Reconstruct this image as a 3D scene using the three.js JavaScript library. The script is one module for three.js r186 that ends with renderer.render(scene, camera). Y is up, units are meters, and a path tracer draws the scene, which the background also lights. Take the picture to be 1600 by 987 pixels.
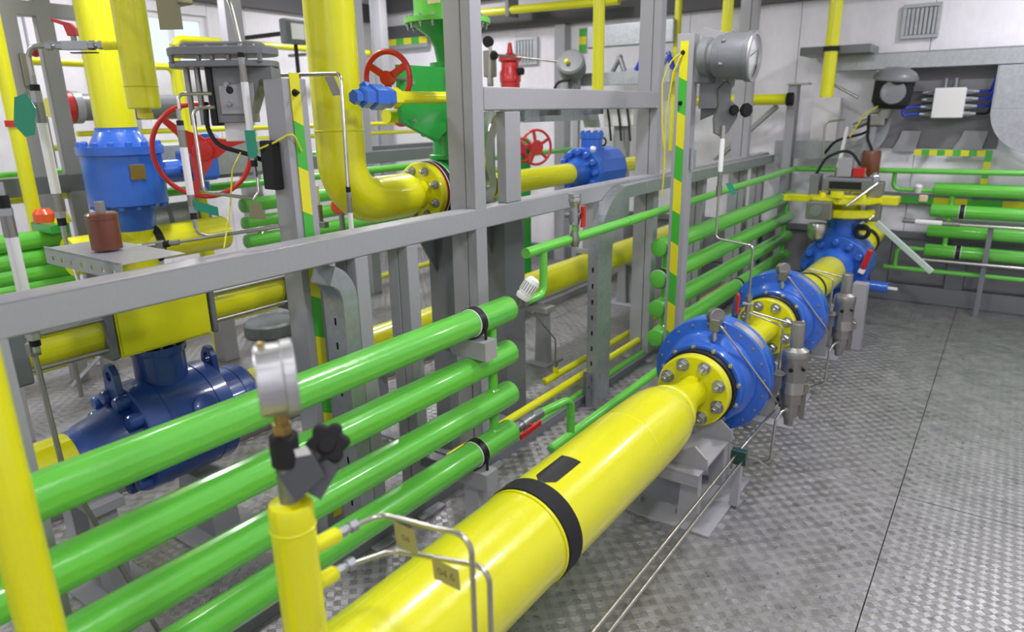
import * as THREE from 'three';
import { RoundedBoxGeometry } from 'three/addons/geometries/RoundedBoxGeometry.js';
import { mergeGeometries, toCreasedNormals } from 'three/addons/utils/BufferGeometryUtils.js';
import { RectAreaLightUniformsLib } from 'three/addons/lights/RectAreaLightUniformsLib.js';
RectAreaLightUniformsLib.init();

// ---------- camera, sky, exposure, ceiling lamps ----------
const scene = new THREE.Scene();
const F = 1078.7, W = 1600, H = 987;
const camera = new THREE.PerspectiveCamera(2 * Math.atan(H / 2 / F) * 180 / Math.PI, W / H, 0.05, 80);
camera.position.set(0, 1.8, 0);
camera.rotation.set(-0.28767, 0.61898, -0.01706, 'YXZ');
camera.focus = 2.9; camera.userData.fStop = 1.9;
camera.updateMatrixWorld(true);
const renderer = new THREE.WebGLRenderer({ antialias: true });
renderer.toneMapping = THREE.LinearToneMapping;
renderer.toneMappingExposure = 1.0;
renderer.shadowMap.enabled = true;
scene.background = new THREE.Color(0.75, 0.88, 1.0);
scene.backgroundIntensity = 1.3;
const LAMP_Y = 3.42, LAMP_W = 0.3, LAMP_L = 0.3, LAMP_I = 140;
const LAMPS = [[0.22, -0.95], [0.8, 1.7], [0.9, -4.0], [0.5, -6.3], [-1.27, -3.0], [-3.4, 1.0], [-3.7, -2.1], [-3.7, -5.2], [-6.0, -0.4], [-6.0, -3.4], [-6.0, -6.1]];
for (const [x, z] of LAMPS) {
  const l = new THREE.RectAreaLight(0xfbf8ff, LAMP_I, LAMP_W, LAMP_L);
  l.position.set(x, LAMP_Y - 0.012, z); l.rotation.x = -Math.PI / 2; scene.add(l);
}

// ---------- small tools ----------
const V = (x, y, z) => new THREE.Vector3(x, y, z);
const camInv = camera.matrixWorld;
// a point of the place: the pixel (px, py) of the photograph on the plane x, y or z = v
function at(px, py, ax, v) {
  const d = V((px - W / 2) / F, -(py - H / 2) / F, -1).transformDirection(camInv), c = camera.position;
  const t = (v - c[ax]) / d[ax];
  return c.clone().addScaledVector(d, t);
}
function atd(px, py, depth) { // same at a depth along the view axis
  return V((px - W / 2) / F * depth, -(py - H / 2) / F * depth, -depth).applyMatrix4(camInv);
}
let seed = 12345;
const rnd = () => { seed = (seed * 1664525 + 1013904223) >>> 0; return seed / 4294967296; };
function hash(x, y, s) { let h = (x * 374761393 + y * 668265263 + s * 974634777) | 0; h = Math.imul(h ^ (h >>> 13), 1274126177); return ((h ^ (h >>> 16)) >>> 0) / 4294967296; }
function vnoise(x, y, per, s) { // tileable value noise
  const xi = Math.floor(x), yi = Math.floor(y), fx = x - xi, fy = y - yi, m = (a) => ((a % per) + per) % per;
  const u = fx * fx * (3 - 2 * fx), v = fy * fy * (3 - 2 * fy);
  const a = hash(m(xi), m(yi), s), b = hash(m(xi + 1), m(yi), s), c = hash(m(xi), m(yi + 1), s), d = hash(m(xi + 1), m(yi + 1), s);
  return (a + (b - a) * u) * (1 - v) + (c + (d - c) * u) * v;
}
function fbm(x, y, per, oct, s) { let r = 0, a = .5, t = 0; for (let i = 0; i < oct; i++) { r += a * vnoise(x, y, per, s + i); t += a; a *= .5; x *= 2; y *= 2; per *= 2; } return r / t; }
function tex(n, fn, srgb, rx, ry) { // fn(u, v) -> [r, g, b] 0..1
  const d = new Uint8Array(n * n * 4);
  for (let j = 0; j < n; j++) for (let i = 0; i < n; i++) { const c = fn(i / n, j / n), k = (j * n + i) * 4; for (let q = 0; q < 3; q++) d[k + q] = Math.max(0, Math.min(255, c[q] * 255)); d[k + 3] = 255; }
  const t = new THREE.DataTexture(d, n, n); t.wrapS = t.wrapT = THREE.RepeatWrapping; t.magFilter = THREE.LinearFilter; t.minFilter = THREE.LinearMipmapLinearFilter; t.generateMipmaps = true;
  if (srgb) t.colorSpace = THREE.SRGBColorSpace;
  t.repeat.set(rx, ry ?? rx); t.needsUpdate = true; return t;
}
const g3 = (v) => [v, v, v];

// ---------- materials ----------
const peel = tex(256, (u, v) => g3(fbm(u * 8, v * 8, 8, 3, 3)), false, 8);          // brushed and sprayed paint skin
const grime = tex(512, (u, v) => { const n = fbm(u * 6, v * 6, 6, 5, 11); return g3(.42 + .5 * n); }, false, 1.3);
const galv = tex(512, (u, v) => { const n = fbm(u * 24, v * 24, 24, 3, 21), m = fbm(u * 5, v * 5, 5, 3, 27); return g3(.80 + .10 * n + .06 * m); }, true, 2.2);
const brushed = tex(256, (u, v) => g3(.55 + .35 * fbm(u * 90, v * 4, 90, 2, 31)), false, 3);
// five-bar tread plate, cells of 40 mm with bars at 45 degrees, turning from cell to cell
const treadBump = tex(1024, (u, v) => {
  const N = 8, x = u * N, y = v * N, i = Math.floor(x), j = Math.floor(y), a = x - i - .5, b = y - j - .5;
  const s = (i + j) % 2 ? 1 : -1, p = (a + s * b) * .7071, q = (a - s * b) * .7071;   // p along the bar, q across
  let h = 0;
  for (let k = -2; k <= 2; k++) { const L = .40 - .035 * Math.abs(k), dq = (q - k * .155) / .052, dp = Math.max(0, Math.abs(p) - L * (1 - .0)) / .06; const e = 1 - dq * dq - dp * dp; if (e > 0) h = Math.max(h, Math.sqrt(e)); }
  return g3(.1 + .75 * h + .1 * vnoise(u * 64, v * 64, 64, 5));
}, false, 1 / .32);
const treadCol = tex(1024, (u, v) => { // bare aluminium: fine scuffs, short scratches and dirt specks
  const m = fbm(u * 64, v * 64, 64, 3, 47), sc = vnoise(u * 300, v * 40, 40, 53) * vnoise(u * 90, v * 90, 90, 57);
  let c = .69 + .09 * (m - .5); if (sc > .62) c += .05;
  if (vnoise(u * 150, v * 150, 150, 61) > .925) c -= .13; if (vnoise(u * 210 + 3, v * 210, 210, 67) > .955) c -= .22;
  return [c, c * .99, c * .995];
}, true, 1 / 2.6);
const treadRough = tex(512, (u, v) => { const n = fbm(u * 26, v * 26, 26, 4, 71); return g3(.27 + .28 * n); }, false, 1 / 1.7);
const wallTex = tex(512, (u, v) => { const n = fbm(u * 4, v * 4, 4, 5, 81), m = fbm(u * 60, v * 30, 30, 2, 87); return g3(.95 + .05 * (n - .5) + .03 * (m - .5)); }, true, .6);

const P = (o) => new THREE.MeshPhysicalMaterial(o);
const paint = (hex, rough = .34, o = {}) => P({ color: hex, roughness: rough, metalness: 0, clearcoat: .5, clearcoatRoughness: .11, bumpMap: peel, bumpScale: .0006, ...o });
const M = {
  yellow: paint(0xdcdb0c, .3), yellowDeep: paint(0xd3c912, .4), green: paint(0x62c242, .31, { bumpScale: .0014 }), greenDark: paint(0x179432, .34), blue: paint(0x2a63c4, .34), blueDark: paint(0x1f4690, .38),
  red: paint(0xc01a1c, .35), brown: paint(0x6a3319, .45), grey: paint(0x9c9ca1, .42, { clearcoat: .15 }), greyDark: paint(0x6f7276, .45, { clearcoat: .15 }), greyBox: paint(0x77797a, .5, { clearcoat: .05 }),
  teal: paint(0x0b8767, .5), darkGreen: paint(0x0e3d33, .5), orange: paint(0xe0521c, .45),
  black: P({ color: 0x111111, roughness: .42 }), rubber: P({ color: 0x17181a, roughness: .8 }), white: P({ color: 0xe8e8e6, roughness: .4 }), cream: P({ color: 0xd9c4a0, roughness: .55 }),
  tag: P({ color: 0x8d8a6c, roughness: .45, metalness: .6 }), card: P({ color: 0xf0eeee, roughness: .6 }), cableBlue: P({ color: 0x2440c8, roughness: .4 }), ink: P({ color: 0x26251c, roughness: .7 }),
  stripeY: paint(0xdcd617, .45), stripeG: paint(0x3fae30, .45),
  steel: P({ color: 0xb9b7b0, metalness: 1, roughness: .28, roughnessMap: null }), steelDull: P({ color: 0x96958f, metalness: .9, roughness: .42 }), bolt: P({ color: 0xa9acaf, metalness: .85, roughness: .34 }), brushed: P({ color: 0xbfc0c2, metalness: 1, roughness: .6, roughnessMap: brushed }), steelDark: P({ color: 0x5a5c60, metalness: .7, roughness: .4 }), brass: P({ color: 0xa58e58, metalness: 1, roughness: .35 }),
  zinc: P({ color: 0xc7ccd0, metalness: .75, roughness: .45, map: galv }), zincDark: P({ color: 0x8d9494, metalness: .75, roughness: .5, map: galv }),
  wall: P({ color: 0xf6f4fb, roughness: .6, map: wallTex }), wallGrey: P({ color: 0x8b8b8f, roughness: .6 }), ceil: P({ color: 0xd9d9d9, roughness: .8 }), panelGrey: P({ color: 0x77777a, roughness: .55 }), duct: P({ color: 0x515154, roughness: .55 }),
  floor: P({ color: 0xffffff, metalness: .82, roughness: 1, map: treadCol, roughnessMap: treadRough, bumpMap: treadBump, bumpScale: .0036 }),
  under: P({ color: 0x2a2a28, roughness: .9 }),
  glass: P({ color: 0xffffff, roughness: .02, transmission: 1, thickness: 0, ior: 1.5 }), lens: P({ color: 0xffffff, roughness: .03, transmission: 1, thickness: 0, ior: 1.3 }), frame: P({ color: 0xe9e9ee, roughness: .4 }),
  glow: new THREE.MeshStandardMaterial({ color: 0xffffff, emissive: 0xfffcf4, emissiveIntensity: 12 }), dial: P({ color: 0xf2f2ee, roughness: .5 }),
};

// ---------- geometry ----------
const Y = V(0, 1, 0);
function fin(g) { if (g.index) g = g.toNonIndexed(); for (const k of Object.keys(g.attributes)) if (!['position', 'normal', 'uv'].includes(k)) g.deleteAttribute(k); g.clearGroups && g.clearGroups(); return g; }
const turnTo = (dir) => new THREE.Matrix4().makeRotationFromQuaternion(new THREE.Quaternion().setFromUnitVectors(Y, dir.clone().normalize()));
function boxUV(g) { // uv in metres from position
  const p = g.attributes.position, n = g.attributes.normal, u = g.attributes.uv;
  for (let i = 0; i < p.count; i++) { const ax = Math.abs(n.getX(i)), ay = Math.abs(n.getY(i)), az = Math.abs(n.getZ(i)); if (ay >= ax && ay >= az) u.setXY(i, p.getX(i), p.getZ(i)); else if (ax >= az) u.setXY(i, p.getZ(i), p.getY(i)); else u.setXY(i, p.getX(i), p.getY(i)); }
  return g;
}
function box(x, y, z, w, h, d, bev = .002) { // centre and size
  w = Math.abs(w); h = Math.abs(h); d = Math.abs(d);
  const g = bev ? new RoundedBoxGeometry(w, h, d, 1, Math.min(bev, w / 3, h / 3, d / 3)) : new THREE.BoxGeometry(w, h, d);
  return boxUV(fin(g.translate(x, y, z)));
}
const bb = (x0, x1, y0, y1, z0, z1, bev) => box((x0 + x1) / 2, (y0 + y1) / 2, (z0 + z1) / 2, x1 - x0, y1 - y0, z1 - z0, bev);
function lat(prof, p, dir, seg = 32, crease = .55) { // profile [[radius, height]...] turned about dir at p
  let g = new THREE.LatheGeometry(prof.map(([r, h]) => new THREE.Vector2(Math.max(r, 1e-5), h)), seg);
  const rm = Math.max(...prof.map((q) => q[0])), hl = Math.abs(prof[prof.length - 1][1] - prof[0][1]) + .001, u = g.attributes.uv;
  for (let i = 0; i < u.count; i++) u.setXY(i, u.getX(i) * rm * 6.283, u.getY(i) * hl);
  g = toCreasedNormals(g, crease);
  return fin(g.applyMatrix4(turnTo(dir)).translate(p.x, p.y, p.z));
}
function cyl(a, b, r, seg = 24, r2 = r, ch = 0) { // capped cylinder from a to b
  const d = b.clone().sub(a), h = d.length();
  const pr = ch ? [[0, 0], [r - ch, 0], [r, ch], [r2, h - ch], [r2 - ch, h], [0, h]] : [[0, 0], [r, 0], [r2, h], [0, h]];
  return lat(pr, a, d, seg);
}
const ring = (p, dir, ri, ro, w, seg = 40) => lat([[ri, 0], [ro, 0], [ro, w], [ri, w], [ri, 0]], p, dir, seg);
function fillet(pts, bend, n = 6) {
  const out = [pts[0].clone()];
  for (let i = 1; i < pts.length - 1; i++) {
    const a = pts[i - 1], b = pts[i], c = pts[i + 1], u = a.clone().sub(b), w = c.clone().sub(b), lu = u.length(), lw = w.length(); u.normalize(); w.normalize();
    const ang = Math.PI - u.angleTo(w); if (ang < .03) { out.push(b.clone()); continue; }
    const t = Math.min(bend * Math.tan(ang / 2), lu * .49, lw * .49), p = b.clone().addScaledVector(u, t), q = b.clone().addScaledVector(w, t), R = t / Math.tan(ang / 2);
    const cen = b.clone().addScaledVector(u.clone().add(w).normalize(), R / Math.cos(ang / 2)), e0 = p.clone().sub(cen), e1 = q.clone().sub(cen);
    const k = Math.max(2, Math.round(n * ang / 1.57));
    for (let j = 0; j <= k; j++) { const s = j / k, m = e0.clone().multiplyScalar(Math.sin((1 - s) * ang) / Math.sin(ang)).addScaledVector(e1, Math.sin(s * ang) / Math.sin(ang)); out.push(cen.clone().add(m)); }
  }
  out.push(pts[pts.length - 1].clone()); return out;
}
function sweep(pts, r, bend = .05, seg = 14, n = 6, caps = true) { // round tube along a path with rounded corners
  const path = fillet(pts, bend, n), N = path.length, pos = [], nor = [], uv = [], idx = [];
  let t0 = path[1].clone().sub(path[0]).normalize(), x = Math.abs(t0.y) < .9 ? V(0, 1, 0) : V(1, 0, 0); x.addScaledVector(t0, -x.dot(t0)).normalize();
  let L = 0; const q = new THREE.Quaternion();
  for (let i = 0; i < N; i++) {
    const a = path[Math.max(0, i - 1)], b = path[Math.min(N - 1, i + 1)];
    const din = path[i].clone().sub(a), dout = b.clone().sub(path[i]); if (din.lengthSq() < 1e-14) din.copy(dout); if (dout.lengthSq() < 1e-14) dout.copy(din);
    const t = din.normalize().add(dout.normalize()).normalize();
    q.setFromUnitVectors(t0, t); x.applyQuaternion(q).addScaledVector(t, -x.dot(t)).normalize(); t0 = t;
    const y = t.clone().cross(x); if (i) L += path[i].distanceTo(path[i - 1]);
    for (let k = 0; k <= seg; k++) { const c = Math.cos(k / seg * 6.283185), s = Math.sin(k / seg * 6.283185), nx = x.x * c + y.x * s, ny = x.y * c + y.y * s, nz = x.z * c + y.z * s; pos.push(path[i].x + nx * r, path[i].y + ny * r, path[i].z + nz * r); nor.push(nx, ny, nz); uv.push(k / seg * 6.283 * r, L); }
  }
  for (let i = 0; i < N - 1; i++) for (let k = 0; k < seg; k++) { const a = i * (seg + 1) + k, b = a + seg + 1; idx.push(a, a + 1, b, b, a + 1, b + 1); }
  if (caps) for (const e of [0, N - 1]) {
    const c = path[e], n0 = e ? path[N - 1].clone().sub(path[N - 2]).normalize() : path[0].clone().sub(path[1]).normalize(), o = pos.length / 3;
    pos.push(c.x, c.y, c.z); nor.push(n0.x, n0.y, n0.z); uv.push(0, 0);
    for (let k = 0; k <= seg; k++) { const j = (e * (seg + 1) + k) * 3; pos.push(pos[j], pos[j + 1], pos[j + 2]); nor.push(n0.x, n0.y, n0.z); uv.push(pos[j], pos[j + 1]); }
    for (let k = 0; k < seg; k++) e ? idx.push(o, o + 1 + k, o + 2 + k) : idx.push(o, o + 2 + k, o + 1 + k);
  }
  const g = new THREE.BufferGeometry(); g.setAttribute('position', new THREE.Float32BufferAttribute(pos, 3)); g.setAttribute('normal', new THREE.Float32BufferAttribute(nor, 3)); g.setAttribute('uv', new THREE.Float32BufferAttribute(uv, 2)); g.setIndex(idx);
  return fin(g);
}
function bar(a, b, w, h, up = Y, bev = .002) { // square bar from a to b, w across, h along up
  const d = b.clone().sub(a), L = d.length(); d.normalize(); const x = d.clone().cross(up).normalize(), y = x.clone().cross(d);
  const g = box(0, 0, 0, w, h, L, bev);
  const m = new THREE.Matrix4().makeBasis(x, y, d.clone().negate()); m.setPosition(a.clone().add(b).multiplyScalar(.5));
  return g.applyMatrix4(m);
}
function plate(outline, t, o, ux, uy, holes = [], bev = 0) { // polygon [[u, v]...] in the plane o + u*ux + v*uy, thickness t along ux x uy
  const s = new THREE.Shape(outline.map(([a, b]) => new THREE.Vector2(a, b)));
  for (const h of holes) s.holes.push(h.length === 3 && !Array.isArray(h[0]) ? new THREE.Path().absarc(h[0], h[1], h[2], 0, 6.2832, true) : new THREE.Path(h.map(([a, b]) => new THREE.Vector2(a, b))));
  const g = new THREE.ExtrudeGeometry(s, { depth: t, bevelEnabled: bev > 0, bevelSize: bev, bevelThickness: bev, bevelSegments: 1, curveSegments: 20 });
  const m = new THREE.Matrix4().makeBasis(ux, uy, ux.clone().cross(uy)); m.setPosition(o);
  return fin(g.applyMatrix4(m));
}
const arcPts = (cx, cy, r, a0, a1, n) => Array.from({ length: n + 1 }, (_, i) => { const a = a0 + (a1 - a0) * i / n; return [cx + r * Math.cos(a), cy + r * Math.sin(a)]; });
function nut(p, dir, r, h, stud = 0) { // hexagon head with an optional stud end
  const g = [lat([[0, 0], [r, 0], [r, h * .85], [r * .86, h], [0, h]], p, dir, 6, .2), lat([[0, 0], [r * 1.22, 0], [r * 1.22, h * .14], [0, h * .14]], p, dir, 16)];
  if (stud) g.push(cyl(p.clone().addScaledVector(dir, h * .9), p.clone().addScaledVector(dir, h + stud), r * .52, 12, r * .48, r * .08));
  return mergeGeometries(g);
}
function sph(p, r, seg = 16) { return fin(new THREE.SphereGeometry(r, seg, Math.max(6, seg * .6 | 0)).translate(p.x, p.y, p.z)); }
function basis(dir) { const d = dir.clone().normalize(), u = (Math.abs(d.y) < .9 ? V(0, 1, 0) : V(1, 0, 0)).cross(d).normalize(); return [u, d.clone().cross(u)]; }
const onRing = (c, dir, r, n, a0 = 0) => { const [u, w] = basis(dir); return Array.from({ length: n }, (_, i) => { const a = a0 + i / n * 6.283185; return c.clone().addScaledVector(u, r * Math.cos(a)).addScaledVector(w, r * Math.sin(a)); }); };
const mv = (p, dir, d) => p.clone().addScaledVector(dir, d);

function strip(pts, x0, x1, t) { // bent sheet band: pts [z, y] in a plane of constant x, t thick, x0..x1 wide
  const L = [], R = []; for (let i = 0; i < pts.length; i++) { const a = pts[Math.max(0, i - 1)], b = pts[Math.min(pts.length - 1, i + 1)], dz2 = b[0] - a[0], dy = b[1] - a[1], l = Math.hypot(dz2, dy), nz = -dy / l * t / 2, ny = dz2 / l * t / 2; L.push([pts[i][0] + nz, pts[i][1] + ny]); R.unshift([pts[i][0] - nz, pts[i][1] - ny]); }
  return plate([...L, ...R].map(([z, y]) => [-z, y]), x1 - x0, V(x0, 0, 0), V(0, 0, -1), V(0, 1, 0));
}
// ---------- things, parts ----------
const used = {};
const numbered = (n) => { const k = used[n] = (used[n] ?? -1) + 1; return k ? n + '_' + String(k).padStart(3, '0') : n; };
class Thing {
  constructor(name, label, category, base, group) {
    this.g = new THREE.Group(); this.g.name = numbered(name); this.b = base; this.g.position.copy(base); scene.add(this.g);
    this.g.userData = { label, category }; if (group) this.g.userData.group = group;
  }
  add(name, geos, mat, parent, label) { // geometry in world coordinates
    const list = Array.isArray(geos) ? geos : [geos];
    const g = list.length > 1 ? mergeGeometries(list) : list[0].clone(); g.translate(-this.b.x, -this.b.y, -this.b.z);
    const m = new THREE.Mesh(g, mat); m.name = name; if (label) m.userData.label = label; (parent || this.g).add(m); return m;
  }
  copy(dx, dy, dz, label, turn = 0) {
    const c = this.g.clone(); c.name = numbered(this.g.name.replace(/_\d{3}$/, '')); c.position.add(V(dx, dy, dz)); c.rotation.y += turn; c.userData = { ...this.g.userData, label: label || this.g.userData.label }; scene.add(c); return c;
  }
}
const T = (name, label, category, base, group) => new Thing(name, label, category, base, group);
function one(name, label, category, geos, mat, base, group) { // a thing that is a single mesh
  const list = Array.isArray(geos) ? geos : [geos], g = list.length > 1 ? mergeGeometries(list) : list[0].clone(); g.translate(-base.x, -base.y, -base.z);
  const m = new THREE.Mesh(g, mat); m.name = numbered(name); m.position.copy(base); m.userData = { label, category }; if (group) m.userData.group = group; scene.add(m); return m;
}
function struct(name, geos, mat, parent) {
  const list = Array.isArray(geos) ? geos : [geos], m = new THREE.Mesh(list.length > 1 ? mergeGeometries(list) : list[0], mat); m.name = name; if (!parent) m.userData.kind = 'structure'; (parent || scene).add(m); return m;
}
// ---------- the room ----------
const XL = -7.4, XR = 2.6, ZB = -7.45, ZF = 2.6, YC = 3.7;
const floor = new THREE.Group(); floor.name = 'floor'; floor.userData.kind = 'structure'; scene.add(floor);
{ // tread-plate sheets with open joints over a dark sub-floor
  struct('sub_floor', bb(XL - .2, XR + .2, -.2, -.006, ZB - .2, ZF + .2, 0), M.under, floor);
  const cols = [[XL, -6.16, [-1.2, -4.2]], [-6.16, -4.66, [-2.2, -5.3]], [-4.66, -3.16, [-.7, -3.7]], [-3.16, -1.7, [-2.0, -5.0]], [-1.7, -.2, [-.42, -3.44, -5.6]], [-.2, 1.3, [-.46, -3.46]], [1.3, XR, [-1.9, -4.9]]];
  for (const [x0, x1, zs] of cols) { const c = [ZF, ...zs, ZB]; for (let i = 0; i + 1 < c.length; i++) struct('tread_plate', bb(x0 + .0022, x1 - .0022, -.006, 0, c[i + 1] + .0022, c[i] - .0022, .0008), M.floor, floor); }
}
function wallWithHoles(name, ax, v, thick, lo, hi, wins) { // vertical panels about 1.15 m wide; wins: [a0, a1, y0, y1]
  const g = new THREE.Group(); g.name = name; g.userData.kind = 'structure'; scene.add(g);
  const put = (n, a0, a1, y0, y1, m) => { if (a1 - a0 < .01 || y1 - y0 < .01) return; struct(n, ax === 'z' ? bb(a0, a1, y0, y1, Math.min(v, v + thick), Math.max(v, v + thick), .004) : bb(Math.min(v, v + thick), Math.max(v, v + thick), y0, y1, a0, a1, .004), m, g); };
  const cut = new Set([lo, hi]); const n = Math.round((hi - lo) / 1.15); for (let i = 1; i < n; i++) { const a = lo + (hi - lo) * i / n; if (!wins.some((w) => a > w[0] - .12 && a < w[1] + .12)) cut.add(a); }
  for (const w of wins) { cut.add(w[0]); cut.add(w[1]); }
  const c = [...cut].sort((a, b) => a - b);
  for (let i = 0; i + 1 < c.length; i++) { const w = wins.find((q) => c[i] >= q[0] - 1e-6 && c[i + 1] <= q[1] + 1e-6); if (w) { put('wall_panel', c[i] + .002, c[i + 1] - .002, 0, w[2], M.wall); put('wall_panel', c[i] + .002, c[i + 1] - .002, w[3], YC, M.wall); } else put('wall_panel', c[i] + .002, c[i + 1] - .002, 0, YC, M.wall); }
  const back = v + Math.sign(thick) * (Math.abs(thick) + .03); // outer skin behind the joints
  const strips = [[lo - .2, lo, 0, YC], [hi, hi + .2, 0, YC]]; let prev = lo; for (const w of wins) { strips.push([prev, w[0], 0, YC], [w[0], w[1], 0, w[2]], [w[0], w[1], w[3], YC]); prev = w[1]; } strips.push([prev, hi, 0, YC]);
  for (const [a0, a1, y0, y1] of strips) { if (a1 - a0 < .01) continue; const b0 = Math.min(back, v + thick), b1 = Math.max(back, v + thick); struct('outer_skin', ax === 'z' ? bb(a0, a1, y0, y1, b0, b1, 0) : bb(b0, b1, y0, y1, a0, a1, 0), M.wallGrey, g); }
  return g;
}
let nWin = 0;
function windowAt(ax, v, a0, a1, y0, y1, mullion) {
  const g = new THREE.Group(); g.name = 'window_' + (++nWin); g.userData.kind = 'structure'; scene.add(g);
  const w = .06, put = (n, p0, p1, q0, q1, m, t = .05, o = 0) => struct(n, ax === 'z' ? bb(p0, p1, q0, q1, v - t + o, v + o, .003) : bb(v - t + o, v + o, q0, q1, p0, p1, .003), m, g);
  put('window_frame', a0, a1, y0, y0 + w, M.frame); put('window_frame', a0, a1, y1 - w, y1, M.frame); put('window_frame', a0, a0 + w, y0 + w, y1 - w, M.frame); put('window_frame', a1 - w, a1, y0 + w, y1 - w, M.frame);
  if (mullion) put('mullion', (a0 + a1) / 2 - .025, (a0 + a1) / 2 + .025, y0 + w, y1 - w, M.frame);
  put('window_pane', a0 + w, a1 - w, y0 + w, y1 - w, M.glass, .006, -.02);
}
const winL = [[-6.95, -6.25, 2.0, 2.85], [-4.75, -3.95, 2.3, 2.85], [-2.95, -2.2, 2.05, 2.7], [-.6, .3, 2.05, 2.7]];
wallWithHoles('wall_left', 'x', XL, -.12, ZB, ZF, winL); for (const w of winL) windowAt('x', XL - .04, ...w, true);
wallWithHoles('wall_back', 'z', ZB, -.12, XL, XR, []);
wallWithHoles('wall_right', 'x', XR, .12, ZB, ZF, []);
wallWithHoles('wall_front', 'z', ZF, .12, XL, XR, []);
struct('ceiling', bb(XL - .2, XR + .2, YC, YC + .12, ZB - .2, ZF + .2, 0), M.ceil);
// steel portal rails along the walls
struct('trim_1', [bb(XL + .001, XR - .001, 2.76, 2.94, ZB + .001, ZB + .10, .004), bb(XL + .1, XR, 3.12, 3.34, ZB + .001, ZB + .16, .004)], M.duct);
struct('trim_2', [bb(XL + .001, XL + .10, 2.98, 3.2, ZB + .17, ZF - .01, .004)], M.duct);
struct('baseboard_back', [bb(XL + .01, XR - .01, 0, .16, ZB + .001, ZB + .085, .004)], M.greyDark);
struct('baseboard_left', [bb(XL + .001, XL + .08, 0, .16, ZB + .1, ZF - .01, .004)], M.greyDark);
{ // lower wall cladding at the right of the back wall: dull grey panels between steel studs
  const g = new THREE.Group(); g.name = 'trim_3'; g.userData.kind = 'structure'; scene.add(g);
  for (let i = -4; i < 7; i++) { const x = -1.5 + i * .62; struct('cladding_panel', bb(x + .075, x + .545, .17, .6, ZB + .001, ZB + .03, .003), M.panelGrey, g); struct('stud', bb(x - .072, x + .072, .161, .66, ZB + .001, ZB + .075, .003), M.greyDark, g); }
  struct('sill_rail', bb(-4.1, XR - .01, .6, .66, ZB + .031, ZB + .07, .003), M.greyDark, g);
}
const lampAt = ['over the yellow main beside the camera', 'behind the camera over the aisle', 'over the aisle beside the meters', 'over the aisle before the back wall', 'over the tall double post', 'over the left hoses', 'over the wide yellow elbow', 'over the blue valve in the frame opening', 'before the nearest left window', 'before the middle left windows', 'in the far left corner'];
for (const [i, [x, z]] of LAMPS.entries()) {
  const t = T('ceiling_lamp', 'small square white ceiling lamp hanging ' + lampAt[i], 'lamp', V(x, LAMP_Y, z), 'ceiling lamps');
  t.add('housing', [bb(x - LAMP_W / 2 - .02, x + LAMP_W / 2 + .02, LAMP_Y + .004, LAMP_Y + .06, z - LAMP_L / 2 - .02, z + LAMP_L / 2 + .02, .006)], M.white);
  t.add('diffuser', bb(x - LAMP_W / 2, x + LAMP_W / 2, LAMP_Y - .004, LAMP_Y + .004, z - LAMP_L / 2, z + LAMP_L / 2, 0), M.glow);
  for (const s of [-.1, .1]) t.add('hanger', cyl(V(x, LAMP_Y + .06, z + s), V(x, YC, z + s), .006, 8), M.steelDull);
}

// ---------- the steel frame along the pipe line ----------
const XF = -2.0;
const fr = T('steel_frame', 'grey welded steel post and beam frame running along behind the green heating pipes', 'frame', V(XF - .08, 0, -3.4));
fr.add('beam', [bb(XF - .085, XF, 1.268, 1.366, -7.33, .6, .008)], M.grey);
fr.add('rear_beam', [bb(XF - .165, XF - .089, 1.268, 1.352, -7.33, .6, .006)], M.grey);
const post = (z0, z1, y0 = 0, y1 = 3.2, d = .155) => { fr.add('post', bb(XF - .056, XF - .001, y0, y1, z0, z1, .005), M.grey); if (d > .06) fr.add('rear_post', bb(XF - d, XF - .06, y0, y1, z0, z1, .005), M.grey); };
for (const z of [-.574, -2.574, -4.588, -6.63]) { post(z - .042, z + .042); fr.add('foot_plate', bb(XF - .2, XF + .045, 0, .012, z - .09, z + .09, .002), M.grey); }
for (const z of [-1.81, -2.095]) { post(z - .034, z + .034, 0, 1.27, .12); fr.add('foot_plate', bb(XF - .17, XF + .045, 0, .012, z - .08, z + .08, .002), M.grey); }
post(-2.91, -2.78, 1.366, 1.8, .06);
for (const z of [-5.55, -7.2]) post(z - .04, z + .04, 0, 1.27, .12);
for (const [px, py, w] of [[705, 450, .1], [806, 480, .2]]) { const p = at(px, py, 'x', -2.28); fr.add('rear_leg', bb(-2.28 - w, -2.28, 0, 1.25, p.z - w / 2, p.z + w / 2, .004), M.greyDark); fr.add('rear_gusset', plate([[-.2, 0], [.2, 0], [w / 2, -.24], [-w / 2, -.24]], .01, V(-2.285 - w / 2, 1.249, p.z), V(0, 0, -1), V(0, 1, 0)), M.greyDark); fr.add('rear_foot', bb(-2.3 - w, -2.25, 0, .012, p.z - w, p.z + w, .002), M.greyDark); }
fr.add('rear_head', bb(-2.36, XF - .17, 1.251, 1.28, at(800, 480, 'x', -2.28).z - .1, at(697, 450, 'x', -2.28).z + .1, .003), M.greyDark);
fr.add('cross_beam', bb(XF - .085, XF + .001, 1.805, 1.912, -4.546, -2.616, .008), M.grey);
fr.add('base_rail', [bb(XF - .09, XF, .0, .05, -7.2, .5, .003)], M.greyDark);

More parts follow.
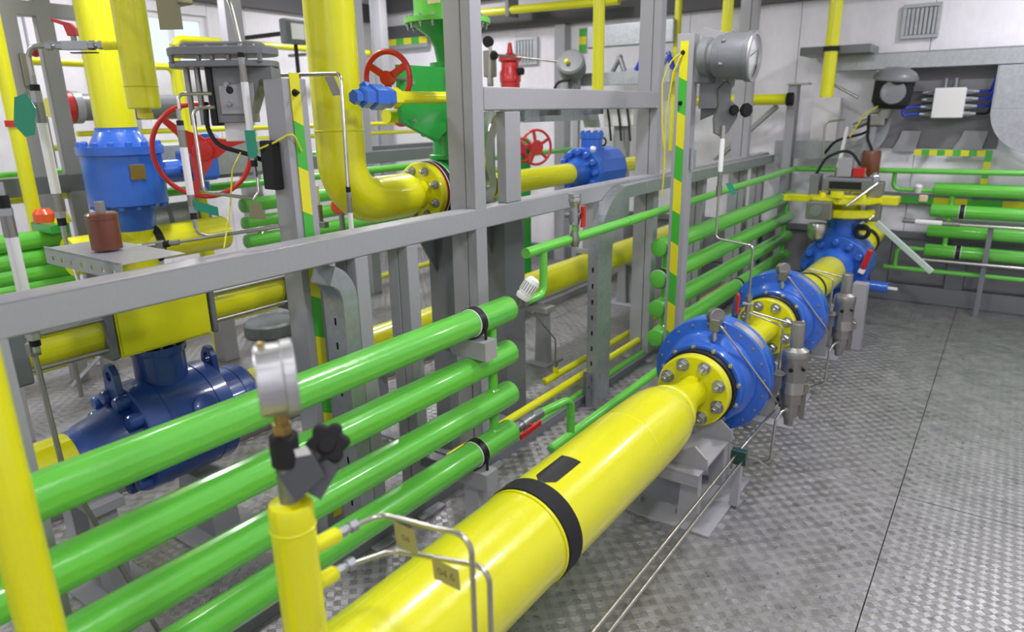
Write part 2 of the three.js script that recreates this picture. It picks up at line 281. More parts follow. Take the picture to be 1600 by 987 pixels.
// perforated trunking beside the frame
function trunk(z0, z1, xb, xf, y0, y1) { // U channel standing upright, slots in the face turned to +z
  const w = xf - xb, holes = [];
  for (let y = .06; y < y1 - y0 - .05; y += .1) holes.push([[w / 2 - .006, y], [w / 2 + .006, y], [w / 2 + .006, y + .03], [w / 2 - .006, y + .03]]);
  return [plate([[0, 0], [w, 0], [w, y1 - y0], [0, y1 - y0]], .003, V(xb, y0, z1 - .003), V(1, 0, 0), V(0, 1, 0), holes), bb(xb, xb + .003, y0, y1, z0, z1 - .003, 0), bb(xf - .003, xf, y0, y1, z0, z1 - .003, 0), bb(xb + .003, xf - .003, y0, y1, z0, z0 + .002, 0)];
}
function arcBand(x0, x1, cz, cy, r, w, a0, a1, n = 14) { // curved trunking shell in a z-y plane: side plate + inner and outer skins
  const o = arcPts(0, 0, r, a0, a1, n), i = arcPts(0, 0, r - w, a1, a0, n), geo = [];
  geo.push(plate([...o, ...i], .003, V(x1 - .003, cy, cz), V(0, 0, -1), V(0, 1, 0))); geo.push(plate([...o, ...i], .003, V(x0, cy, cz), V(0, 0, -1), V(0, 1, 0)));
  for (const rr of [r, r - w]) { const a = arcPts(0, 0, rr, a0, a1, n), b = arcPts(0, 0, rr - .003, a1, a0, n); geo.push(plate([...a, ...b], x1 - x0 - .006, V(x0 + .003, cy, cz), V(0, 0, -1), V(0, 1, 0))); }
  return geo;
}
{
  const t = T('cable_trunking', 'galvanised slotted cable trunking rising by the frame and bending along the beam', 'cable trunking', V(-1.93, 0, -3.8));
  const z1 = -3.60, z0 = -3.78; t.add('riser', trunk(z0, z1, -1.995, -1.925, 0, .948), M.zinc);
  t.add('bend', arcBand(-1.995, -1.925, -4.0, .948, .4, .18, Math.PI / 2, Math.PI, 14).map((g) => g), M.zinc);
  t.add('run', [bb(-1.995, -1.925, 1.345, 1.348, -7.25, -4.0, 0), bb(-1.928, -1.925, 1.27, 1.345, -7.25, -4.0, 0), bb(-1.995, -1.992, 1.27, 1.345, -7.25, -4.0, 0)], M.zinc);
  const u = T('cable_trunking', 'galvanised slotted cable trunking below the beam with a top bend, left of the short posts', 'cable trunking', V(-1.96, 0, -1.7));
  u.add('riser', trunk(-1.772, -1.7, -2.115, -2.0, .051, 1.11), M.zinc);
  u.add('bend', arcBand(-2.115, -2.0, -1.612, 1.11, .16, .072, 0, 1.15, 12), M.zinc); { const e = (r) => V(-2.0575, 1.11 + r * Math.sin(1.15), -1.612 - r * Math.cos(1.15)); u.add('end_cap', bar(e(.089), e(.16), .114, .003, V(0, Math.cos(1.15), Math.sin(1.15)), 0), M.zinc); }
  const w = T('cable_trunking', 'bright galvanised bend of cable trunking above the beam beside the tall double post', 'cable trunking', V(-2.25, 1.36, -2.8));
  const q = [[784, 180], [772, 195], [765, 215], [762, 240], [764, 262], [768, 280], [767, 295], [760, 308], [748, 316]].map(([a, b]) => { const p = at(a, b, 'x', -2.2); return [p.z, p.y]; }), cv = new THREE.CatmullRomCurve3(q.map(([z, y]) => V(0, y, z))).getPoints(32).map((p) => [p.z, p.y]); w.add('band', strip(cv, -2.30, -2.2, .05), M.zinc); w.add('edge', [strip(cv, -2.199, -2.19, .062)], M.steel);
}

// ---------- green heating registers ----------
const XG = -1.7, GY = [.975, .775, .580, .388], RG = .0565;
function register(name, label, ends, zs, along, tees) { // pipes along z at x, or along x at z
  const t = T(name, label, 'heating register', ends.base, 'heating registers');
  if (ends.legs) for (const s of ends.legs) t.add('leg', bb(ends.c - .02, ends.c + .02, 0, ends.y[ends.y.length - 1] - RG, s - .03, s + .03, .003), M.greyDark);
  const pt = (y, s) => along === 'z' ? V(ends.c, y, s) : V(s, y, ends.c);
  ends.y.forEach((y) => { const d = pt(y, zs[1]).sub(pt(y, zs[0])).normalize(), L = pt(y, zs[1]).distanceTo(pt(y, zs[0])); t.add('pipe', lat([[0, 0], [RG - .008, 0], [RG - .002, .003], [RG, .010], [RG, L * .25], [RG, L * .5], [RG, L * .75], [RG, L - .010], [RG - .002, L - .003], [RG - .008, L], [0, L]], pt(y, zs[0]), d, 40), M.green); });
  for (let i = 0; i + 1 < ends.y.length; i++) for (const s of tees) t.add('connecting_pipe', [cyl(pt(ends.y[i] - RG + .006, s), pt(ends.y[i + 1] + RG - .006, s), .021, 20), lat([[.021, 0], [.027, 0], [.021, .008]], pt(ends.y[i + 1] + RG - .003, s), Y, 20), lat([[.021, 0], [.027, .008], [.021, .008]], pt(ends.y[i] - RG - .005, s), Y, 20)], M.green);
  return t;
}
register('heating_register', 'four long bright green heating pipes in front of the frame, nearest of the registers', { c: XG, y: GY, base: V(XG, 0, -1) }, [.9, -2.36], 'z', [-2.235, .6]);
register('heating_register', 'four green heating pipes with round end caps behind the blue flow meters, along the frame', { c: XG, y: GY, base: V(XG, 0, -5.4) }, [-3.96, -7.1], 'z', [-4.08, -6.95]);
const ZR = -7.22;
register('heating_register', 'four green heating pipes fixed along the back wall at the right', { c: ZR, y: [1.082, .893, .715, .535], base: V(.6, 0, ZR) }, [-.52, 2.3], 'x', [-.37, 2.1]);
// black strap clamps with a white liner, on grey brackets
function clamp(p, r, dir, label, legs, arm) {
  const t = T('pipe_clamp', label, 'clamp', V(p.x, p.y - r, p.z), 'black pipe clamps');
  const w = .036; t.add('strap', ring(mv(p, dir, -w / 2), dir, r + .0005, r + .006, w, 48), M.black);
  t.add('liner', [ring(mv(p, dir, -w / 2 - .005), dir, r + .0002, r + .003, .005, 48), ring(mv(p, dir, w / 2), dir, r + .0002, r + .003, .005, 48)], M.white);
  if (legs) { const [u] = basis(dir); for (const s of [-1, 1]) t.add('leg', [cyl(V(p.x + u.x * s * (r + .004), p.y, p.z + u.z * s * (r + .004)), V(p.x + u.x * s * (r + .004), p.y - r - .05, p.z + u.z * s * (r + .004)), .006, 10)], M.black); }
  return t;
}
const dz = V(0, 0, -1), dx = V(1, 0, 0);
const clampsNear = [[GY[0], -2.115, 'black clamp with white liner around the topmost of the near green pipes'], [GY[3], -2.1, 'black clamp with white liner around the lowest near green pipe, beside the yellow main']];
for (const [y, z, lb] of clampsNear) {
  clamp(V(XG, y, z), RG, dz, lb, true);
  const t = T('pipe_bracket', y > .9 ? 'grey steel bracket arm carrying the topmost near green pipe from the frame post' : 'grey steel bracket block carrying the lowest near green pipe', 'bracket', V(XG, y - RG - .08, z), 'grey pipe brackets');
  t.add('block', [plate([[-.115, 0], [.085, 0], [.085, -.075], [-.085, -.075], [-.115, -.03]], .075, V(XG, y - RG - .012, z - .037), V(1, 0, 0), V(0, 1, 0), [], .003)], M.grey);
  t.add('arm', bb(XF - .001, XG - .1, y - RG - .085, y - RG - .03, z - .03, z + .03, .004), M.greyDark);
  if (y < .5) t.add('leg', bb(XG - .05, XG + .03, 0, y - RG - .088, z - .03, z + .03, .004), M.grey);
}
for (const [y, z, lb] of [[GY[0], -6.75, 'black clamp on the topmost far green pipe next to the back wall corner'], [GY[1], -4.0, 'black clamp on the second far green pipe near its end cap'], [GY[3], -5.6, 'black clamp on the lowest far green pipe behind the second blue meter']]) clamp(V(XG, y, z), RG, dz, lb, false);
for (const [y, x, lb] of [[.893, -.28, 'black clamp on the second of the back wall green pipes'], [.535, -.26, 'black clamp on the lowest of the back wall green pipes']]) clamp(V(x, y, ZR), RG, dx, lb, false);

// thin supply and return pipes
{
  const t = T('supply_pipe', 'thin green supply pipe running over the registers from the white thermostat valve to the corner', 'pipe', V(XG, 1.2, -4.5));
  const y0 = 1.195;
  t.add('pipe', [sweep([V(XG, y0, -2.50), V(XG, y0 + .03, -7.16), V(2.3, 1.262, -7.2)], .024, .06, 18)], M.green);
  t.add('drop_pipe', [sweep([V(XG, y0 - .01, -2.645), V(XG, GY[0], -2.645), V(XG, GY[0], -2.49)], .019, .045, 16)], M.green);
  t.add('sleeve', [cyl(V(XG, y0 + .0062, -3.5), V(XG, y0 + .0072, -3.72), .0265, 18)], M.green);
  const v = T('thermostat_valve', 'radiator valve with white ribbed thermostat head ending the topmost near green pipe', 'valve', V(XG, GY[0], -2.42));
  v.add('body', [cyl(V(XG, GY[0], -2.36), V(XG, GY[0], -2.395), .026, 6), cyl(V(XG, GY[0], -2.395), V(XG, GY[0], -2.47), .02, 16), cyl(V(XG, GY[0], -2.455), V(XG, GY[0], -2.49), .025, 6), cyl(V(XG, GY[0], -2.43), V(XG, GY[0], -2.43).addScaledVector(V(.55, .75, .15).normalize(), .045), .018, 16)], M.steelDull);
  const d = V(.42, .85, -.38).normalize(), b = V(XG + .02, GY[0] + .03, -2.435), slots = onRing(mv(b, d, .06), d, .0332, 16, .196).map((q) => bar(mv(q, d, -.022), mv(q, d, .022), .0055, .002, d.clone().cross(V(0, 0, 1)))), head = [lat([[0, 0], [.03, 0], [.034, .012], [.034, .024], [.028, .027], [.033, .03], [.0335, .085], [.028, .1], [.016, .108], [0, .109]], b, d, 32)];
  for (const q of onRing(mv(b, d, .06), d, .0335, 16)) head.push(bar(mv(q, d, -.024), mv(q, d, .024), .005, .004, d.clone().cross(V(0, 0, 1))));
  v.add('slot', slots, M.greyDark).userData.kind = 'stuff'; v.add('thermostat_head', head, M.white);
  const r = T('return_pipe', 'thin green return pipe with a rounded end running low beside the yellow main', 'pipe', V(XG, .17, -4));
  r.add('pipe', [lat([[0, 0], [.014, .002], [.022, .009], [.025, .022], [.025, 3.6], [0, 3.6]], V(-1.655, .185, -2.63), dz, 20)], M.green);
  r.add('riser', [sweep([V(-1.655, .19, -2.83), V(-1.655, GY[3], -2.83), V(-1.69, GY[3], -2.60)], .021, .05, 16), cyl(V(-1.655, .30, -2.83), V(-1.655, .308, -2.83), .0225, 16)], M.green);
  const bv = T('ball_valve', 'small chrome ball valve with red lever ending the lowest near green pipe', 'valve', V(XG, GY[3], -2.48), 'small red-lever ball valves');
  const q = (z) => V(XG + .008, GY[3], z);
  bv.add('body', [cyl(q(-2.36), q(-2.40), .030, 6), cyl(q(-2.40), q(-2.53), .025, 20), cyl(q(-2.43), q(-2.49), .031, 20), cyl(q(-2.53), q(-2.6), .028, 6)], M.bolt);
  bv.add('lever', [bar(V(XG + .055, GY[3] - .02, -2.36), V(XG + .055, GY[3] - .012, -2.53), .012, .028, Y, .003), cyl(V(XG + .02, GY[3], -2.47), V(XG + .06, GY[3] - .01, -2.47), .008, 12)], M.red);
  const wr = T('supply_pipe', 'lowest thin green pipe along the back wall, bending up at its left end', 'pipe', V(.5, .34, ZR));
  wr.add('pipe', [cyl(V(-.62, .345, ZR), V(2.3, .345, ZR), .021, 16)], M.green);
  wr.add('riser', [sweep([V(-.83, .345, ZR), V(-.62, .345, ZR)], .02), sweep([V(-.74, .345, ZR), V(-.74, .535, ZR), V(-.52, .535, ZR)], .019, .06)], M.green);
  const w2 = T('supply_pipe', 'short green drop pipe from the thin wall pipe to the topmost wall register pipe', 'pipe', V(-.8, 1.1, ZR));
  w2.add('pipe', [sweep([V(-.84, 1.25, -7.2), V(-.84, 1.065, -7.2), V(-.52, 1.065, -7.2)], .019, .06)], M.green);
  w2.add('valve_head', [lat([[0, 0], [.028, 0], [.03, .06], [.02, .07], [0, .07]], V(-.64, 1.05, -7.19), V(.1, .9, .3), 16)], M.white);
  w2.add('sensor', [box(-.585, 1.0, -7.16, .07, .06, .05, .01)], M.cream);
}
// ---------- the yellow main with its flow meters ----------
const AX = -1.1, AY = .48; const ax = (z) => V(AX, AY, z);
{
  const t = T('gas_main', 'large glossy yellow gas main in the foreground, narrowing to a bolted flange', 'pipe', V(AX, 0, -1.2));
  const R = .162, z0 = .9, L = (z) => z0 - z;
  t.add('pipe', lat([[0, 0], [R, 0], [R, .4], [R, .8], [R, 1.2], [R, 1.6], [R, 2.0], [R, 2.4], [R, L(-1.95)], [R, L(-2.3)]], ax(z0), dz, 96), M.yellow);
  t.add('reducer', lat([[R, 0], [R + .001, .004], [R + .0006, .012], [R - .001, .05], [R - .002, .15], [R - .004, .25], [R - .009, .33], [R - .017, .385], [R - .028, .42], [R - .036, .438], [.118, .447]], ax(-2.3), dz, 96, .8), M.yellow);
  t.add('weld_bead', lat([[.112, -.012], [.122, -.009], [.127, .0], [.127, .012], [.122, .022], [.11, .027]], ax(-2.752), dz, 64, 1.2), M.yellow);
  t.add('neck', lat([[.118, 0], [.112, .03], [.097, .08], [.083, .13], [.074, .18], [.073, .22], [.08, .268]], ax(-2.776), dz, 64, .8), M.yellow);
  t.add('flange', lat([[.06, 0], [.172, 0], [.18, .006], [.18, .045], [.174, .05], [.06, .05]], ax(-3.045), dz, 72), M.yellow);
  for (const p of onRing(ax(-3.045), V(0, 0, 1), .138, 8, .39)) t.add('flange_bolt', [nut(p, V(0, 0, 1), .027, .03, .028)], M.bolt);
  t.add('blank_hole', [cyl(V(AX + .14, AY - .03, -3.045), V(AX + .14, AY - .03, -3.0435), .01, 16)], M.black);
  t.add('strap', [ring(ax(-1.60), dz, R + .0008, R + .007, .075, 96)], M.rubber);
  t.add('strap_liner', [ring(ax(-1.59), dz, R + .0004, R + .004, .005 - .015 + .02, 96).translate(0, 0, .005), ring(ax(-1.675), dz, R + .0004, R + .003, .006, 96)], M.yellow);
}
const dzp = V(0, 0, 1);
const bolts = (t, c, d, r, n, rb, h, a0, mat, stud, nm = 'bolt') => { for (const p of onRing(c, d, r, n, a0)) t.add(nm, [nut(p, d, rb, h, stud)], mat); };
function meter(z, label) { // z = front face of the first yellow flange's back
  const t = T('flow_meter', label, 'flow meter', V(AX, 0, z - .3), 'blue flow meters');
  t.add('gasket', [ring(ax(z), dz, .05, .177, .012, 64)], M.rubber);
  t.add('inlet_ring', [lat([[.05, 0], [.182, 0], [.19, .006], [.19, .03], [.05, .03]], ax(z - .012), dz, 72)], M.black);
  t.add('inlet_flange', [lat([[.05, 0], [.205, 0], [.212, .006], [.212, .05], [.05, .05]], ax(z - .042), dz, 72)], M.blue);
  bolts(t, ax(z - .042), dzp, .199, 12, .0115, .012, .2, M.bolt, .006);
  t.add('housing', [lat([[.2, 0], [.2, .03], [.215, .05], [.235, .075], [.24, .1], [.296, .112], [.30, .118], [.30, .165], [.297, .17], [.3, .175], [.30, .222], [.296, .228], [.22, .232], [.205, .27], [.19, .33], [.17, .37], [.05, .37]], ax(z - .092), dz, 96, .5)], M.blue);
  bolts(t, ax(z - .2045), dzp, .272, 20, .009, .007, .1, M.steelDull, .004, 'cover_bolt');
  { const g = new THREE.PlaneGeometry(1, 1, 14, 2), p = g.attributes.position; for (let i = 0; i < p.count; i++) { const a = .95 - p.getX(i) * .62, r = .3012; p.setXYZ(i, AX + r * Math.cos(a), AY + r * Math.sin(a), z - .2465 - p.getY(i) * .062); } g.computeVertexNormals(); t.add('label_plate', fin(g), M.brushed); }
  t.add('outlet_flange', [lat([[.05, 0], [.178, 0], [.18, .004], [.18, .05], [.05, .05]], ax(z - .462), dz, 64)], M.yellow);
  return t;
}
meter(-3.095, 'nearer of the two round blue flow meters, bolted to the yellow main');
meter(-4.335, 'farther of the two round blue flow meters, next to the yellow pipe before the valve');
{ // spool between the meters, and the run to the last valve
  const t = T('pipe_spool', 'short yellow flanged pipe spool between the two blue flow meters', 'pipe', V(AX, 0, -3.9));
  t.add('pipe', lat([[.085, 0], [.085, .36], [.076, .44], [.076, .56], [.085, .67]], ax(-3.607), dz, 48, .8), M.yellow);
  t.add('flange', lat([[.06, 0], [.172, 0], [.18, .006], [.18, .045], [.174, .055], [.06, .055]], ax(-4.278), dz, 72), M.yellow);
  for (const p of onRing(ax(-4.278), dzp, .138, 8, .39)) t.add('flange_bolt', [nut(p, dzp, .027, .03, .028)], M.bolt);
  t.add('blank_hole', [cyl(V(AX + .14, AY - .03, -4.278), V(AX + .14, AY - .03, -4.2765), .01, 16)], M.black);
  const u = T('pipe_spool', 'yellow pipe piece between the farther blue flow meter and the blue gear valve', 'pipe', V(AX, 0, -5.5));
  u.add('pipe', lat([[.09, 0], [.1, .1], [.125, .25], [.128, .3], [.128, 1.38]], ax(-4.85), dz, 56, .8), M.yellow);
  u.add('strap', [ring(ax(-5.35), dz, .129, .134, .03, 56)], M.rubber);
}
// supports under the meters: base plate, legs, saddle, stays
function support(z, label, w = .6) {
  const t = T('pipe_support', label, 'pipe support', V(AX, 0, z), 'grey saddle supports under the meters');
  const x0 = AX - .27, x1 = AX + .27;
  t.add('base_plate', bb(x0, x1, 0, .012, z - w / 2, z + w / 2, .002), M.grey);
  for (const s of [-1, 1]) { for (const q of [-1, 1]) t.add('leg', [plate([[-.05, 0], [.05, 0], [.035, .228], [-.035, .228]], .006, V(AX + s * .14, .012, z + q * w * .3 + (q > 0 ? .03 : -.036)), V(1, 0, 0), V(0, 1, 0)), bb(AX + s * .14 - .035, AX + s * .14 + .035, .012, .24, z + q * w * .3 - .03, z + q * w * .3 + .03, .003)], M.grey); }
  t.add('saddle_beam', [bb(AX - .19, AX + .19, .24, .252, z - w * .40, z + w * .40, .002), bb(AX - .19, AX + .19, .19, .24, z + w * .40 - .012, z + w * .40, .002)], M.grey);
  for (const d of [.28, -.28]) { t.add('saddle', [plate([[-.2, 0], [.2, 0], [.2, .05], [.14, .10], [.1, .075], [0, .052], [-.1, .075], [-.14, .10], [-.2, .05]], .012, V(AX, .252, z + w * d - .006), V(1, 0, 0), V(0, 1, 0), [], .001)], M.grey); }
  return t;
}
support(-2.91, 'grey steel support with legs and base plate under the flange of the nearer blue meter');
support(-4.2, 'grey steel support with legs and base plate under the farther blue meter');
support(-5.45, 'grey steel support standing under the yellow pipe before the blue gear valve', .4);
// ---------- helpers for instruments ----------
function proj(p) { const q = p.clone().applyMatrix4(camera.matrixWorldInverse); return [W / 2 + F * q.x / -q.z, H / 2 - F * q.y / -q.z]; }
function drop(p, py) { // the point straight below (or above) p that stands at picture row py
  let a = p.y - 4, b = p.y + 4; for (let i = 0; i < 50; i++) { const m = (a + b) / 2, r = proj(V(p.x, m, p.z))[1]; if (r > py) a = m; else b = m; } return V(p.x, (a + b) / 2, p.z);
}
function onCyl(px, py, cx, cy, r) { // first point where the sight line meets a pipe along z
  const d = V((px - W / 2) / F, -(py - H / 2) / F, -1).transformDirection(camInv), c = camera.position, ox = c.x - cx, oy = c.y - cy;
  const A = d.x * d.x + d.y * d.y, B = ox * d.x + oy * d.y, C = ox * ox + oy * oy - r * r, D = Math.max(0, B * B - A * C), t = (-B - Math.sqrt(D)) / A; return c.clone().addScaledVector(d, t);
}
const tube = (name, label, pts, r, bend, mat, cat = 'tube', base, group) => one(name, label, cat, sweep(pts, r, bend, 12, 6), mat, base || pts[0], group);
function textPlate(lines, w, h, bg, fg, px = 90) {
  const c = document.createElement('canvas'); c.width = 256; c.height = Math.max(32, Math.round(256 * h / w)); const g = c.getContext('2d');
  g.fillStyle = bg; g.fillRect(0, 0, c.width, c.height); g.fillStyle = fg; g.textAlign = 'center'; g.textBaseline = 'middle'; g.font = px + 'px sans-serif';
  lines.forEach((l, i) => g.fillText(l, c.width / 2, c.height * (i + .5) / lines.length));
  const t = new THREE.CanvasTexture(c); t.colorSpace = THREE.SRGBColorSpace; return t;
}
function tagPlate(o, ux, uy, w, h, t = .0015) { // rectangle with uv 0..1
  const g = new THREE.BoxGeometry(w, h, t); const m = new THREE.Matrix4().makeBasis(ux, uy, ux.clone().cross(uy)); m.setPosition(o); return fin(g.applyMatrix4(m));
}
function fitting(t, p, d, r, L = .05, mat = M.bolt, name = 'fitting') { // compression fitting: nut, body, nut
  t.add(name, [cyl(p, mv(p, d, L * .36), r * 1.5, 6), cyl(mv(p, d, L * .36), mv(p, d, L * .6), r * 1.15, 14), cyl(mv(p, d, L * .6), mv(p, d, L), r * 1.65, 6)], mat);
}
function wheel(t, c, axis, r, rt, spokes, mat, hub = .2, name = 'rim', dish = 0) { // handwheel
  const [u, w] = basis(axis), pts = Array.from({ length: 41 }, (_, i) => { const a = i / 40 * 6.283185; return c.clone().addScaledVector(u, r * Math.cos(a)).addScaledVector(w, r * Math.sin(a)); });
  t.add(name, sweep(pts, rt, .0001, 14, 2, false), mat);
  const hb = mv(c, axis, -dish); t.add('hub', [lat([[0, -rt * 1.4], [r * hub, -rt * 1.4], [r * hub, rt * 1.4], [0, rt * 1.4]], hb, axis, 24)], mat);
  for (let i = 0; i < spokes; i++) { const a = .5 + i / spokes * 6.283185, e = c.clone().addScaledVector(u, r * Math.cos(a)).addScaledVector(w, r * Math.sin(a)); t.add('spoke', bar(hb, e, rt * 2.4, rt * 1.1, axis, .002), mat); }
}

// flow arrow on the main
{
  const g = new THREE.PlaneGeometry(1, 1, 14, 14).toNonIndexed(), p = g.attributes.position, R = .1625, c = onCyl(868, 734, AX, AY, .162), a0 = Math.atan2(c.y - AY, c.x - AX);
  for (let i = 0; i < p.count; i++) { const u = p.getX(i) + .5, s = p.getY(i), hw = .040, dzz = u < .22 ? u / .22 : 1; const z = c.z + .105 - u * .21, a = a0 - s * 2 * hw * dzz / R; p.setXYZ(i, AX + R * Math.cos(a), AY + R * Math.sin(a), z); }
  g.computeVertexNormals(); one('flow_arrow', 'black arrow sticker on top of the yellow main, its point turned to the camera', 'sticker', fin(g), M.black, c);
}
// gauge post standing on the main, with two stubs and impulse tubes
const GP = atd(465, 880, 1.4), gy = (row) => drop(GP, row).y;
{
  const t = T('gauge_post', 'yellow vertical pipe stub in the foreground carrying a valve block and the steel pressure gauge', 'pipe', V(GP.x, AY + .1, GP.z));
  const yt = gy(781), R = .0435; t.add('pipe', lat([[R, 0], [R, yt - AY - .16], [R, yt - AY - .155]], V(GP.x, AY + .1, GP.z), Y, 40), M.yellow);
  t.add('weld_bead', lat([[R - .001, -.004], [R + .0025, 0], [R - .001, .004]], V(GP.x, yt - .057, GP.z), Y, 40), M.yellow);
  t.add('cap', lat([[R + .0005, 0], [R + .0005, .04], [R - .003, .05], [R - .015, .055], [0, .057]], V(GP.x, yt - .055, GP.z), Y, 40), M.yellow);
  for (const [row, zl] of [[868, .095], [925, .08]]) { const y = gy(row); t.add('stub', lat([[.017, .03], [.017, zl], [.013, zl + .006], [0, zl + .006]], V(GP.x, y, GP.z), V(.12, 0, -1).normalize(), 24), M.yellow); }
  const g = T('pressure_gauge', 'round brushed steel pressure gauge seen from its side above the yellow post in the foreground', 'gauge', V(GP.x, gy(660), GP.z));
  const d = V(.56, .02, -.83).normalize(), c = V(GP.x, drop(GP, 592).y, GP.z).addScaledVector(V(.8, 0, -.6), .002);
  g.add('case', lat([[0, -.034], [.066, -.034], [.068, -.031], [.068, .012], [.07, .013], [.072, .015], [.072, .034], [.070, .036], [.064, .036]], c, d, 64), M.brushed);
  g.add('dial', lat([[0, 0], [.064, 0]], mv(c, d, .031), d, 40), M.dial);
  g.add('stem', [cyl(V(c.x, c.y - .066, c.z), V(c.x, c.y - .095, c.z), .014, 16), cyl(V(c.x, c.y - .09, c.z), V(c.x, c.y - .112, c.z), .019, 6)], M.brass);
  g.add('plug', [lat([[0, 0], [.007, 0], [.007, .008], [0, .01]], V(c.x, c.y + .067, c.z).addScaledVector(d, -.02), Y, 12)], M.brass);
  const v = T('needle_valve', 'steel needle valve block with black knob and hanging steel plates, under the foreground pressure gauge', 'valve', V(GP.x, yt, GP.z));
  const yb = c.y - .112; v.add('sleeve', [lat([[0, 0], [.024, 0], [.0275, .004], [.0275, .062], [.024, .066], [0, .066]], V(c.x, yb - .066, c.z), Y, 28)], M.rubber);
  v.add('neck', [cyl(V(GP.x, yt, GP.z), V(c.x, yb - .06, c.z), .02, 16)], M.steelDull);
  const o = atd(470, 735, 1.36), ux = V(.72, .28, -.52).normalize(), uy0 = V(-.2, .9, .1), uy = uy0.addScaledVector(ux, -uy0.dot(ux)).normalize();
  const pxp = (pts, dep, t, tilt) => { const c = atd(pts[0][0], pts[0][1], dep), cr = V(1, 0, 0).transformDirection(camera.matrixWorld), cu = V(0, 1, 0).transformDirection(camera.matrixWorld), cf = cr.clone().cross(cu), u2 = cr.clone().addScaledVector(cf, tilt).normalize(), k = dep / F; return plate(pts.map(([a, b]) => [(a - pts[0][0]) * k * Math.hypot(1, tilt), -(b - pts[0][1]) * k]), t, c, u2, cu, [], .0008); };
  v.add('body', [pxp([[440, 742], [464, 778], [506, 746], [503, 722], [480, 706], [450, 712]], 1.385, .03, 0)], M.steelDark);
  v.add('hanging_plate', pxp([[431, 736], [465, 783], [509, 741], [486, 700]], 1.325, .002, .1), M.steelDark); v.add('hanging_plate', pxp([[484, 700], [527, 732], [500, 781], [482, 768]], 1.34, .002, -.25), M.steelDark);
  const k = atd(513, 692, 1.36), kd = V(.55, .3, .6).normalize(); { const [ka, kb] = basis(kd), out = []; for (let i = 0; i < 60; i++) { const a = i / 60 * 6.283185, r = .033 + .0048 * Math.cos(a * 6); out.push([r * Math.cos(a), r * Math.sin(a)]); } v.add('handwheel', [plate(out, .014, mv(k, kd, -.004), ka, kb, [], .005), lat([[0, 0], [.017, 0], [.015, .008], [0, .009]], mv(k, kd, .014), kd, 20)], M.rubber); } v.add('spindle', cyl(o.clone().add(V(.01, .02, 0)), k, .006, 10), M.bolt);
  one('paper_tag', 'small white paper tag tied on the needle valve below the foreground gauge', 'tag', plate([[-.042, -.018], [.036, -.014], [.042, .016], [-.036, .016]], .001, atd(456, 715, 1.32), V(.8, .3, -.5).normalize(), V(-.3, .75, .35).normalize()), M.card, atd(456, 715, 1.32));
  // impulse tubes
  const zA = at(540, 838, 'x', GP.x), pA = V(GP.x + .012, gy(868), GP.z - .10), r = .0062;
  const a1 = at(596, 803, 'x', GP.x + .03), a2 = at(716, 830, 'z', a1.z + .0), a3 = V(a2.x + .012, a2.y - .03, a2.z);
  const low = (p, row) => V(p.x, drop(p, row).y - .3, p.z);
  const tb = T('impulse_tube', 'upper bent steel impulse tube from the yellow gauge post over the main', 'tube', pA, 'impulse tubes over the main');
  const a2b = at(736, 838, 'z', a1.z); tb.add('tube', sweep([mv(pA, V(.12, 0, -1).normalize(), .03), a1, a2b, low(a2b, 987)], r, .035, 14), M.steel);
  fitting(tb, pA, V(.12, 0, -1).normalize(), .0085, .045);
  const pB = V(GP.x + .01, gy(925), GP.z - .085), b1 = at(613, 859, 'x', GP.x + .03), b2 = at(764, 886, 'z', b1.z);
  const tc = T('impulse_tube', 'lower bent steel impulse tube from the yellow gauge post, carrying the numbered tag', 'tube', pB, 'impulse tubes over the main');
  tc.add('tube', sweep([mv(pB, V(.12, 0, -1).normalize(), .03), b1, b2, low(b2, 987)], r, .03, 14), M.steel);
  fitting(tc, pB, V(.12, 0, -1).normalize(), .0085, .045);
  const mk = (nm, lb, px, py, x, z, txt, w, h) => { const o = at(px, py, 'z', z); const m = new THREE.MeshPhysicalMaterial({ color: 0xffffff, map: textPlate([txt], w, h, '#a9a268', '#2c2a1c', 92), roughness: .5, metalness: .1 }); const q = tagPlate(o, V(1, -.04, -.04).normalize(), V(.02, 1, .1).normalize(), w, h); one(nm, lb, 'tag', q, m, o); };
  mk('number_tag', 'metal tag with the number 046 hanging from the lower impulse tube', 697, 897, 0, b1.z + .002, '04 6', .072, .056);
  mk('number_tag', 'metal tag hanging from the upper impulse tube, its number half readable', 634, 841, 0, a1.z + .002, '04', .06, .068);
  const pole = atd(66, 987, 1.26); one('standpipe', 'thick yellow vertical pipe at the left edge of the picture, very close to the camera', 'pipe', lat([[.0375, 0], [.0375, .5], [.0375, 1], [.0375, 1.5], [.03, 1.53], [0, 1.535]], V(pole.x, 0, pole.z), Y, 40), M.yellow, V(pole.x, 0, pole.z));
}
